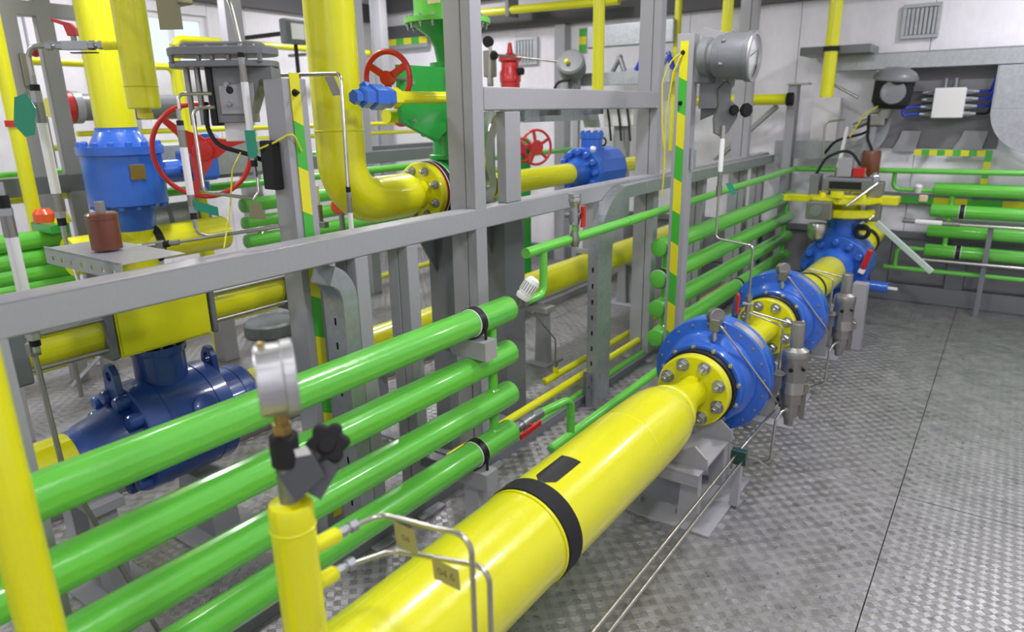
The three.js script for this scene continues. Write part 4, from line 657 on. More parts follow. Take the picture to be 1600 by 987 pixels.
{ // blue valve on the yellow pipe seen through the frame window
  const x = -2.76, y = at(850, 277, 'x', x).y, z = (px, py = 270) => at(px, py, 'x', x).z, c = (q) => V(x, y, q);
  const t = T('gas_pipe', 'yellow pipe seen through the frame opening, running into the blue bolted valve', 'pipe', c(z(840)));
  t.add('pipe', lat([[.078, 0], [.078, .5], [.078, z(765) - z(890)]], c(z(765)), dz, 40), M.yellow);
  t.add('outlet_pipe', lat([[.075, 0], [.1, .02], [.1, .12], [.06, .2], [.06, .8]], c(z(950)), dz, 12, .3), M.yellow);
  const v = T('ball_valve', 'blue bolted valve with a round neck and a lifting eye, seen through the frame opening', 'valve', c(z(915)));
  const z0 = z(888), L = z0 - z(955);
  v.add('inlet_cone', lat([[.079, 0], [.082, .03], [.11, .14], [.12, .2]], c(z0), dz, 40, .7), M.blue);
  v.add('collar', lat([[.08, 0], [.18, 0], [.185, .005], [.185, .07], [.08, .07]], c(z0 - .17), dz, 40), M.blue);
  for (const p of onRing(c(z0 - .17), dzp, .15, 12)) v.add('collar_bolt', lat([[0, 0], [.024, 0], [.024, .035], [.018, .042], [0, .043]], p, dzp, 14), M.blue);
  v.add('body', lat([[.18, 0], [.18, L - .3], [.13, L - .22]], c(z0 - .24), dz, 12, .3), M.blue);
  const n = V(x, y + .1, z0 - .36), ny = drop(n, 207).y; v.add('neck', [lat([[.085, 0], [.085, ny - n.y - .05], [.095, ny - n.y - .045], [.095, ny - n.y], [.05, ny - n.y]], n, Y, 40)], M.blue);
  for (const p of onRing(V(n.x, ny, n.z), Y, .078, 8)) v.add('neck_bolt', nut(p, Y, .012, .016), M.blue);
  v.add('lifting_eye', [sweep(Array.from({ length: 17 }, (_, i) => V(x + .02 + .025 * Math.cos(i * .3927), y + .215 + .03 * Math.sin(i * .3927), z0 - .52)), .008, .001, 8, 2, false)], M.black);
  v.add('leg', [bb(x - .05, x + .05, .7, y - .17, z0 - .42, z0 - .32, .003), bb(x - .1, x + .1, .661, .7, z0 - .45, z0 - .29, .003)], M.grey);
  v.add('plug', [lat([[0, 0], [.02, 0], [.022, .03], [0, .04]], V(x + .1, y + .16, z0 - .2), V(.4, .8, .5), 14)], M.white);
  const a = at(820, 181, 'x', -2.2), b = at(935, 181, 'x', -2.2); const tr = T('cable_tray', 'light grey galvanised cable tray below the upper cross beam of the frame', 'cable tray', V(-2.2, a.y, a.z));
  for (const s of [.2, .8]) tr.add('hanger', bb(-2.33, XF - .084, a.y + .0, a.y + .03, a.z + (b.z - a.z) * s - .02, a.z + (b.z - a.z) * s + .02, .002), M.greyDark);
  tr.add('floor', bb(-2.34, -2.2, a.y - .035, a.y - .032, b.z, a.z, 0), M.zinc); tr.add('side', bb(-2.203, -2.2, a.y - .032, a.y + .05, b.z, a.z, 0), M.zinc); tr.add('side', bb(-2.34, -2.337, a.y - .032, a.y + .05, b.z, a.z, 0), M.zinc);
  tr.add('end_bend', arcBand(-2.34, -2.24, b.z, a.y - .085, .1, .035, 0, Math.PI / 2, 10), M.zinc);
}
// ---------- left part: vertical valve line, post with actuator, hoses ----------
{
  const c0 = atd(165, 100, 4.05), x = c0.x, z = c0.z, c = (row) => { const p = drop(V(x, 1.6, z), row); return p; }, yy = (r) => c(r).y;
  const t = T('gas_pipe', 'wide yellow vertical pipe at the upper left standing on the blue valve', 'pipe', V(x, yy(199), z));
  t.add('pipe', lat([[.113, 0], [.113, 1], [.113, 3.65 - yy(199)]], V(x, yy(199), z), Y, 48), M.yellow);
  const v = T('ball_valve', 'blue upright valve with a wide bolted body under the wide yellow pipe at the left', 'valve', V(x, yy(330), z));
  const y1 = yy(229), y0 = yy(318); v.add('upper_cone', lat([[.165, 0], [.155, .03], [.125, (yy(199) - y1) * .75], [.118, (yy(199) - y1) * .85], [.12, yy(199) - y1]], V(x, y1, z), Y, 48, .7), M.blue);

  v.add('collar', lat([[.1, 0], [.235, 0], [.238, .004], [.238, .05], [.1, .05]], V(x, y1 - .045, z), Y, 56), M.blue);
  for (const p of onRing(V(x, y1 + .005, z), Y, .208, 14)) v.add('collar_bolt', lat([[0, 0], [.02, 0], [.02, .022], [.014, .028], [0, .028]], p, Y, 12), M.blue);
  v.add('body', lat([[.2, 0], [.222, .005], [.222, y1 - .045 - y0]], V(x, y0, z), Y, 64), M.blue);
  for (const p of onRing(V(x, y0, z), V(0, -1, 0), .2, 14)) v.add('lower_bolt', lat([[0, 0], [.018, 0], [.018, .02], [0, .022]], p, V(0, -1, 0), 10), M.blue);
  v.add('lower_cone', lat([[.113, 0], [.13, .03], [.14, .12], [.15, .16]], V(x, y0 - .16, z), Y, 48, .7), M.blue);
  v.add('nameplate', [box(0, (y0 + y1) / 2 + .03, 0, .004, .085, .085, .001).rotateY(-.12).translate(x + .2225, 0, z + .03)], M.brass);
  const u = T('gas_pipe', 'yellow pipe below the blue upright valve at the left, behind the brown canister', 'pipe', V(x, 0, z)); u.add('pipe', lat([[.112, 0], [.112, y0 - .16]], V(x, 0, z), Y, 40), M.yellow);
  const gd = V(.25, 0, -1).normalize(), gc = V(x, (y0 + y1) / 2 + .01, z); v.add('gearbox', [cyl(mv(gc, gd, .2), mv(gc, gd, .33), .07, 24), box(gc.x + .11, gc.y + .03, gc.z - .42, .2, .2, .2, .03), cyl(V(gc.x + .12, gc.y - .08, gc.z - .42), V(gc.x + .12, gc.y - .13, gc.z - .42), .05, 20)], M.blue);
  // red handwheel
  const wc = atd(316, 236, 3.55), wd = V(.8, -.05, .6).normalize(), w = T('handwheel', 'large bright red handwheel with three tapered spokes, right of the blue upright valve', 'handwheel', wc);
  const [a, b] = basis(wd), r = .232; w.add('rim', sweep(Array.from({ length: 49 }, (_, i) => wc.clone().addScaledVector(a, r * Math.cos(i / 48 * 6.283185)).addScaledVector(b, r * Math.sin(i / 48 * 6.283185))), .0125, .0001, 14, 2, false), M.red);
  const hub = mv(wc, wd, -.05); w.add('hub', lat([[0, 0], [.055, 0], [.05, .05], [0, .055]], hub, wd, 28), M.red);
  for (let i = 0; i < 3; i++) { const an = 2.35 + i * 2.094, e = a.clone().multiplyScalar(Math.cos(an)).addScaledVector(b, Math.sin(an)), s = wd.clone().cross(e); const o = hub; const g = plate([[0, -.055], [.06, -.052], [.14, -.02], [.228, -.014], [.228, .014], [.14, .02], [.06, .052], [0, .055]], .008, o.clone().addScaledVector(wd, .02), e.clone().addScaledVector(wd, .13).normalize(), s, [], .001); w.add('spoke', g, M.red); }
  { const e = mv(hub, wd, -.3), s = mv(gc, gd, .36); v.add('gear_shaft', [cyl(s, mv(e, wd, .1), .045, 20), cyl(mv(e, wd, -.03), mv(e, wd, .12), .07, 20)], M.blue); }
  w.add('shaft', cyl(hub, mv(hub, wd, -.36), .02, 14), M.steelDull);
}
{ // hanging yellow pot with side branch and small ball valve
  const c0 = atd(212, 80, 3.0), x = c0.x, z = c0.z, yy = (r) => drop(c0, r).y, y0 = yy(170), R = .068;
  const t = T('drip_pot', 'yellow closed pipe hanging from above, with a side branch, at the upper left', 'pipe', V(x, y0, z));
  t.add('pipe', lat([[0, 0], [R - .006, 0], [R, .006], [R, .09], [R + .003, .094], [R, .098], [R, .5], [R, 3.6 - y0]], V(x, y0, z), Y, 44), M.yellow);
  const sd = V(-.62, .0, .5).normalize(), by = yy(70); t.add('branch', [cyl(V(x, by, z), V(x, by, z).addScaledVector(sd, .13), .02, 24)], M.yellow);
  t.add('drain_fitting', [cyl(V(x - .01, y0, z), V(x - .01, y0 - .04, z), .03, 18), box(x + .005, y0 - .03, z, .05, .03, .04, .004)], M.yellowDeep);
  const p = V(x, by, z).addScaledVector(sd, .13), q = (d) => mv(p, sd, d), v = T('ball_valve', 'chrome block valve with a red lever on the side branch of the hanging yellow pipe', 'valve', p);
  fitting(v, q(0), sd, .012, .06, M.bolt); v.add('body', [bar(q(.06), q(.17), .036, .036)], M.bolt); fitting(v, q(.17), sd, .012, .07, M.bolt, 'nut');
  v.add('stem', [cyl(mv(q(.12), Y, .018), mv(q(.12), Y, .045), .012, 8)], M.steelDull); { const o = mv(q(.12), Y, .04), ux = V(.815, 0, -.58), k = (a, b) => [a * .0028, b * .0028]; v.add('lever', [plate([k(-6, 0), k(6, 0), k(5, 10), k(-1, 17), k(-9, 19), k(-27, 24), k(-27, 21), k(-10, 15)], .022, o.clone().addScaledVector(V(.58, 0, .815), -.011), ux, V(0, 1, 0), [], .002)], M.red); }
  v.add('plate', [bar(mv(q(.03), Y, -.03), mv(q(.14), Y, -.03), .03, .004)], M.rubber);
  const e = q(.24), k = atd(42, 75, 3.0); const k2 = drop(k, 148);
  tube('impulse_tube', 'bright steel tube bending down from the red-lever block valve to the far left hose', [e, V(k.x, e.y, k.z), drop(V(k.x, 2, k.z), 118)], .011, .07, M.steel, 'tube', e);
  hose('white hose at the far left below the bright bent steel tube', drop(V(k.x, 2, k.z), 118), [118, 132, 142, 160, 192, 302, 330, 340, 352, 372], .021);
  const e2 = drop(V(k.x, 1.6, k.z), 372); tube('impulse_tube', 'thin steel tube between the far left white hose and the grey perforated tray', [e2, V(k.x, e2.y - .07, k.z), V(k.x + .3, e2.y - .16, k.z + .1)], .008, .03, M.steel, 'tube', e2);
  const tg = atd(36, 178, 2.985); one('plastic_tag', 'large green plastic tag tied to the far left white hose', 'tag', plate([[-.02, .07], [.03, .085], [.055, .02], [.03, -.09], [-.01, -.095], [-.045, -.04]], .002, tg, V(.6, .05, -.6).normalize(), V(0, 1, 0)), M.teal, tg);
}
function hose(label, p0, rows, r) { // rows: nut, black collar, nut, ferrule, white, ferrule, nut, black collar, end
  const q = (i) => drop(p0, rows[i]), t = T('hose', label, 'hose', p0, 'white hoses with steel ends');
  t.add('nut', [cyl(q(0), q(1), r * .62, 6)], M.bolt); t.add('collar', cyl(q(1), q(2), r * .95, 16), M.rubber); t.add('nut', cyl(q(2), q(3), r * 1.15, 6), M.bolt); t.add('ferrule', cyl(q(3), q(4), r * 1.04, 20), M.steelDull);
  t.add('sleeve', cyl(q(4), q(5), r, 24), M.white); t.add('ferrule', cyl(q(5), q(6), r * 1.04, 20), M.steelDull); t.add('nut', cyl(q(6), q(7), r * 1.15, 6), M.bolt); t.add('collar', cyl(q(7), q(8), r * .9, 16), M.rubber); t.add('nut', cyl(q(8), q(9), r * .6, 6), M.bolt);
  return t;
}
{
  const h = (label, px, py, d, rows, r) => hose(label, at(px, py, 'x', -2.36), rows, r);
  h('white hose in front of the red handwheel, left of the grey boxed device', 281, 190, 2.6, [170, 188, 196, 203, 230, 304, 322, 332, 342, 356], .0125);
  h('white hose hanging on the front of the grey boxed device, with a green tag', 375, 70, 2.5, [66, 82, 90, 100, 128, 218, 234, 250, 260, 276], .0135);
  h('white hose cut by the left edge of the picture', 2, 300, 2.55, [285, 305, 325, 336, 370, 500, 520, 530, 540, 550], .017);
  h('short white hose end just behind the beam in front of the wide yellow elbow', 542, 270, 2.55, [278, 290, 300, 308, 332, 420, 430, 435, 440, 445], .011);
  const a = atd(375, 66, 2.5); tube('impulse_tube', 'steel tube bending from the top edge to the hose on the grey boxed device', [V(a.x - .62, a.y + .23, a.z + .05), V(a.x - .09, a.y + .19, a.z), V(a.x - .035, a.y + .14, a.z), a], .0085, .07, M.steel, 'tube', a);
  const tv = T('tube_valve', 'greenish steel valve body at the top edge, with a square metal tag below', 'valve', atd(280, 0, 2.5)); tv.add('body', [box(...atd(276, -2, 2.5).toArray(), .13, .05, .05, .008)], M.tag); const tp = atd(265, 22, 2.48); tv.add('hanger', cyl(atd(266, 2, 2.48), atd(266, 12, 2.48), .002, 6), M.white);
  one('metal_tag', 'square dull metal tag hanging at the top edge left of the grey boxed device', 'tag', plate([[-.042, -.052], [.042, -.052], [.042, .05], [-.042, .05]], .002, tp, V(.82, 0, -.57), V(0, 1, 0)), M.tag, tp);
  // thin loops of tube in front of the wheel
  const w = (px, py, d = 2.55) => atd(px, py, d);
  tube('impulse_tube', 'bent steel tube from the grey boxed device to the hose before the red wheel', [w(330, 146), w(277, 147), w(281, 172)], .0065, .02, M.steel, 'tube', w(330, 146));
  tube('impulse_tube', 'long looped steel tube hanging in front of the red handwheel', [w(335, 167), w(300, 169), w(319, 300), w(395, 310)], .0065, .03, M.steel, 'tube', w(335, 167));
  tube('impulse_tube', 'steel tube rising from the looped tube to the hose with the green tag', [w(402, 278), w(404, 300), w(396, 312)], .0055, .015, M.steel, 'tube', w(402, 278));
  tube('impulse_tube', 'long thin steel tube crossing from the lying white hose toward the grey post', [w(280, 378), w(330, 370), w(438, 354)], .0055, .03, M.steel, 'tube', w(280, 378));
  tube('impulse_tube', 'thin steel tube bending away from the hose end before the red wheel', [w(305, 350), w(308, 364), w(325, 369), w(436, 352)], .0055, .02, M.steel, 'tube', w(305, 350));
  const hz = T('hose', 'white hose lying flat behind the beam right of the brown canister', 'hose', w(190, 390)), hp = (px, py) => w(px, py, 2.5); hz.add('sleeve', cyl(hp(160, 394), hp(225, 386), .013, 18), M.white); hz.add('ferrule', cyl(hp(224, 386), hp(246, 383), .0135, 18), M.steelDull); hz.add('nut', [cyl(hp(246, 383), hp(257, 382), .0165, 6), cyl(hp(265, 380), hp(280, 378), .01, 6)], M.bolt); hz.add('collar', cyl(hp(257, 382), hp(265, 380), .012, 14), M.rubber);
  for (const [px, py, o, lb] of [[388, 224, [[-.008, .045], [.028, .045], [.032, -.03], [.02, -.05], [-.006, -.05]], 'green plastic tag on the white hose of the grey boxed device'], [321, 326, [[-.04, .032], [.045, .005], [.045, -.028], [-.036, -.005]], 'slanted green plastic tag right of the hose end in front of the red wheel']]) { const p = atd(px, py, 2.45); one('plastic_tag', lb, 'tag', plate(o, .002, p, V(.82, 0, -.57), V(0, 1, 0)), M.teal, p); }
  const ng = atd(400, 330, 2.45); one('plastic_tag', 'clear grey plastic tag hanging from the looped steel tube', 'tag', plate([[-.02, .03], [.02, .03], [.035, -.03], [-.025, -.025]], .002, ng, V(.82, 0, -.57), V(0, 1, 0)), M.tag, ng);
  tube('earthing_wire', 'thin yellow wire hanging from the looped tube down to the beam', [w(376, 238, 2.6), w(363, 265, 2.6), w(360, 320, 2.6), w(350, 388, 2.5)], .0028, .05, M.stripeY, 'wire', w(360, 320));
  tube('cable', 'black cable hanging in a bow behind the looped steel tubes', [w(322, 160, 2.65), w(324, 200, 2.65), w(340, 228, 2.65), w(385, 240, 2.65), w(440, 262, 2.65)], .0085, .09, M.rubber, 'cable', w(322, 160));
}
{ // post with the striped bar, and the grey boxed device on it
  const f = at(471, 425, 'x', -2.2), z1 = f.z, top = drop(V(-2.2, 1.9, z1), 122).y;
  const t = T('post', 'wide grey steel post behind the beam carrying a yellow and green striped bar', 'post', V(-2.25, 0, z1 - .06));
  t.add('column', bb(-2.31, -2.2, 0, top, z1 - .11, z1, .004), M.grey); t.add('foot_plate', bb(-2.36, -2.15, 0, .012, z1 - .17, z1 + .06, .002), M.grey);
  const s = T('earthing_bar', 'yellow and green striped earthing bar on the wide grey post at the left', 'earthing bar', V(-2.19, .1, z1 - .06)), y0 = .1, n = 11, L = (top + .02 - y0) / n;
  for (let i = 0; i < n; i++) s.add('stripe', plate([[-.022, i ? 0 : 0], [.022, i ? -.02 : 0], [.022, L - (i < n - 1 ? .02 : 0)], [-.022, L]], .004, V(-2.199, y0 + i * L, z1 - .055), V(0, 0, -1), V(0, 1, 0)), i % 2 ? M.stripeG : M.stripeY);
  s.add('screw', nut(V(-2.195, top - .05, z1 - .05), V(1, 0, 0), .011, .012, .012), M.black);
  tube('earthing_wire', 'yellow-green earthing wire from the striped bar to the grey boxed device', [V(-2.19, top - .26, z1 - .05), at(458, 206, 'x', -2.17), at(430, 222, 'z', z1 + .03), at(402, 234, 'z', z1 + .05)], .004, .02, M.stripeY, 'wire', V(-2.18, top - .28, z1));
  const a0 = at(430, 118, 'z', z1 - .1), w = (px, py) => at(px, py, 'z', z1 - .15);
  tube('impulse_tube', 'steel tube from the grey boxed device to the hose before the yellow elbow', [w(425, 118), w(532, 115), atd(544, 292, 2.55)], .007, .03, M.steel, 'tube', w(425, 118));
  { const p = w(519, 133); one('metal_tag', 'grey metal tag hanging from the steel tube in front of the wide yellow pipe', 'tag', plate([[-.028, .03], [.01, .032], [.035, -.035], [.0, -.038]], .002, p, V(.9, 0, -.43), V(0, 1, 0)), M.steelDull, p); }
  const d = 2.62, o = atd(350, 92, d), ux = V(.815, 0, -.58), uy = V(0, 1, 0), uz = ux.clone().cross(uy); const P3 = (a, b, c) => o.clone().addScaledVector(ux, a).addScaledVector(uy, b).addScaledVector(uz, c);
  const g = T('pneumatic_relay', 'dark grey boxed device with a flanged ribbed cover, left of the striped post', 'actuator', P3(.05, -.25, 0));
  const pl = (pts, t2, a, b, c, bev = .003) => plate(pts, t2, P3(a, b, c), ux, uy, [], bev);
  g.add('cover', [(() => { const q = plate([...arcPts(-.1, 0, .1, Math.PI / 2, Math.PI * 1.5, 12), ...arcPts(.1, 0, .1, -Math.PI / 2, Math.PI / 2, 12)], .022, P3(0, .012, 0), ux, uz.clone().negate(), [], .004); return q; })(), (() => plate([...arcPts(-.08, 0, .07, Math.PI / 2, Math.PI * 1.5, 12), ...arcPts(.08, 0, .07, -Math.PI / 2, Math.PI / 2, 12)], .016, P3(0, .034, 0), ux, uz.clone().negate(), [], .006))()], M.greyDark);
  g.add('flange', [(() => plate([...arcPts(-.1, 0, .1, Math.PI / 2, Math.PI * 1.5, 12), ...arcPts(.1, 0, .1, -Math.PI / 2, Math.PI / 2, 12)], .016, P3(0, -.03, 0), ux, uz.clone().negate(), [], .003))()], M.greyDark);
  for (const a of [-.15, -.11, -.03, .04, .09, .14]) g.add('cover_bolt', nut(P3(a, .034, .075), uy, .008, .01), M.bolt);
  for (const a of [-.16, -.06, -.01, .05, .11, .165]) g.add('rib', [box(0, 0, 0, .012, .028, .02, .002).applyMatrix4(new THREE.Matrix4().makeBasis(ux, uy, uz).setPosition(P3(a, -.004, .086)))], M.greyDark);
  g.add('case', [pl([[-.03, -.23], [.09, -.23], [.09, -.2], [.14, -.08], [.19, -.075], [.19, -.035], [-.03, -.035]], .1, 0, 0, -.05)], M.greyBox);
  g.add('face_plate', [pl([[-.01, -.2], [.1, -.2], [.12, -.13], [.12, -.09], [-.01, -.10]], .004, 0, 0, .056, .001)], M.grey);
  for (const [a, b] of [[.02, -.095], [.025, -.165]]) g.add('screw', nut(P3(a, b, .06), uz, .009, .01), M.bolt);
  g.add('hole', cyl(P3(.03, -.115, .06), P3(.03, -.115, .0615), .014, 18), M.black);
  for (const a of [-.14, -.1, -.06]) g.add('pillar', [cyl(P3(a, -.03, .02), P3(a, -.24, .02), .011, 12)], M.steelDull);
  g.add('back_plate', [pl([[-.05, -.24], [-.035, -.24], [-.035, -.035], [-.05, -.035]], .11, 0, 0, -.05)], M.black);
  g.add('bottom_box', [pl([[-.02, -.30], [.06, -.30], [.06, -.232], [-.02, -.232]], .06, 0, 0, -.04)], M.white);
  // black loom behind the post
  const lb = T('cable_loom', 'black cable duct fixed on the wide grey post below the boxed device', 'cable', atd(428, 260, 2.62)); lb.add('duct', [bb(-2.32, -2.245, drop(V(-2.28, 1.5, z1), 295).y, drop(V(-2.28, 1.5, z1), 219).y, z1 + .001, z1 + .04, .006)], M.rubber);
}
{ // brown canister, perforated tray behind the beam
  const p = at(168, 388, 'y', 1.38), t = T('canister', 'brown round canister with a small steel nut on top, behind the beam at the left', 'canister', p), r = 23 / F * p.distanceTo(camera.position) * .82;
  const hh = drop(p, 332).y - p.y; t.add('body', lat([[0, 0], [r, 0], [r, hh * .82], [r * 1.04, hh * .84], [r * 1.04, hh * .95], [r * .9, hh], [0, hh]], p, Y, 40), M.brown); t.add('nut', cyl(V(p.x, p.y + hh, p.z), V(p.x, p.y + hh * 1.3, p.z), r * .36, 6), M.steelDull);
  const a = at(108, 396, 'y', 1.372), b = at(205, 412, 'y', 1.372), k = T('tray', 'light grey perforated steel tray reaching back from the beam at the left', 'tray', a);
  const x0 = Math.min(a.x, -2.7), z0 = a.z; k.add('deck', bb(x0, XF - .17, 1.369, 1.372, z0 - .21, z0, .001), M.grey); const holes = []; for (let q = .05; q < XF - .17 - x0 - .04; q += .07) holes.push([[q, .015], [q + .016, .015], [q + .016, .03], [q, .03]]);
  k.add('side', [plate([[0, 0], [XF - .168 - x0, 0], [XF - .168 - x0, .05], [0, .05]], .003, V(x0, 1.319, z0 - .003), V(1, 0, 0), V(0, 1, 0), holes)], M.grey); k.add('rim', [bb(x0, XF - .17, 1.372, 1.378, z0 - .004, z0 + .001, .001)], M.zinc);
}
// ---------- second frame and registers farther left ----------
{
  const x = -5.2, b = at(60, 288, 'x', x), t = T('steel_frame', 'second grey post and beam frame standing farther left before the windows', 'frame', V(x, 0, -2));
  t.add('beam', bb(x - .1, x, b.y - .07, b.y + .05, -6.6, 1.5, .006), M.greyDark);
  for (const px of [32, 88]) { const z = at(px, 120, 'x', x).z; t.add('post', bb(x - .07, x - .001, 0, 3.3, z - .05, z + .05, .005), M.grey); }
  const c = at(50, 12, 'x', x); t.add('cross_beam', bb(x - .08, x - .002, c.y - .05, c.y + .04, -2.6, -1.3, .005), M.grey);
  for (const z of [-4.9, -6.4]) t.add('post', bb(x - .1, x - .001, 0, 3.3, z - .06, z + .06, .005), M.grey);
  const p = at(25, 200, 'x', -5.0), u = T('gas_pipe', 'thin yellow vertical pipe at the far left edge in front of the second frame', 'pipe', V(p.x, b.y, p.z)); u.add('pipe', cyl(V(p.x, .9, p.z), V(p.x, 3.4, p.z), .042, 24), M.yellow); u.add('union', cyl(V(p.x, drop(p, 198).y, p.z), V(p.x, drop(p, 188).y, p.z), .055, 8), M.red);
}
{
  const X3 = -4.9, yr = [at(390, 320, 'x', X3).y, at(395, 348, 'x', X3).y, at(395, 376, 'x', X3).y, at(395, 402, 'x', X3).y];
  const z0 = at(378, 322, 'x', X3).z;
  register('heating_register', 'green heating pipes behind the wide grey post, their round ends facing the red wheel', { c: X3, y: yr, base: V(X3, 0, -4), legs: [-4, -6.5] }, [z0, -6.9], 'z', [z0 - .14, -6.7]);
  const z5 = at(104, 366, 'x', X3).z; register('heating_register', 'green heating pipes at the left edge behind the hoses', { c: X3, y: [at(60, 374, 'x', X3).y, at(60, 402, 'x', X3).y, at(60, 425, 'x', X3).y, at(60, 447, 'x', X3).y], base: V(X3, 0, 0), legs: [-.3] }, [1.2, z5], 'z', [z5 + .14]);
  const a = at(300, 297, 'x', -5.15); tube('supply_pipe', 'thin green pipe passing behind the red handwheel above the rear registers', [V(-5.15, a.y, at(185, 305, 'x', -5.15).z), V(-5.15, a.y + .02, -6.9)], .032, .05, M.green, 'pipe', a);
  const c = at(60, 271, 'x', -5.6); tube('supply_pipe', 'thin green pipe along the second frame at the left', [V(-5.6, c.y, 1.2), V(-5.6, c.y, -6.9)], .026, .05, M.green, 'pipe', c);
  const d = at(560, 268, 'x', -4.3); tube('supply_pipe', 'thin green pipe seen right of the wide yellow elbow', [V(-4.3, d.y, at(470, 285, 'x', -4.3).z), V(-4.3, d.y, ZB)], .03, .05, M.green, 'pipe', d);
  // insulated pipe and yellow pipe with black strap
  const e = at(265, 340, 'x', -5.0), f = at(290, 372, 'x', -4.42), re = .105;
  const ip = T('insulated_pipe', 'thick bare metal clad pipe behind the red handwheel', 'pipe', e); ip.add('cladding', cyl(V(e.x, e.y, at(212, 345, 'x', -5).z), V(e.x, e.y, at(318, 325, 'x', -5).z), re, 40), M.zinc); for (const px of [253, 300]) { const z = at(px, 340, 'x', -5).z; ip.add('strap', ring(V(e.x, e.y, z), dz, re, re + .006, .03), M.greyDark); }
  const yp = T('gas_pipe', 'yellow horizontal pipe with a black strap below the red handwheel', 'pipe', f); yp.add('pipe', cyl(V(f.x, f.y, at(104, 380, 'x', -4.42).z), V(f.x, f.y, at(348, 355, 'x', -4.42).z), .112, 40), M.yellow); const zs = at(233, 385, 'x', -4.42).z; yp.add('strap', ring(V(f.x, f.y, zs), dz, .1125, .12, .05, 40), M.rubber);
  const g = at(60, 301, 'x', -5.5); const yq = T('gas_pipe', 'yellow horizontal pipe with an orange flange behind the far left hoses', 'pipe', g); yq.add('pipe', cyl(V(g.x, g.y, 1), V(g.x, g.y, at(118, 296, 'x', -5.5).z), .06, 28), M.yellow); yq.add('flange', cyl(V(g.x, g.y, at(118, 296, 'x', -5.5).z), V(g.x, g.y, at(122, 296, 'x', -5.5).z), .1, 28), M.orange);
}
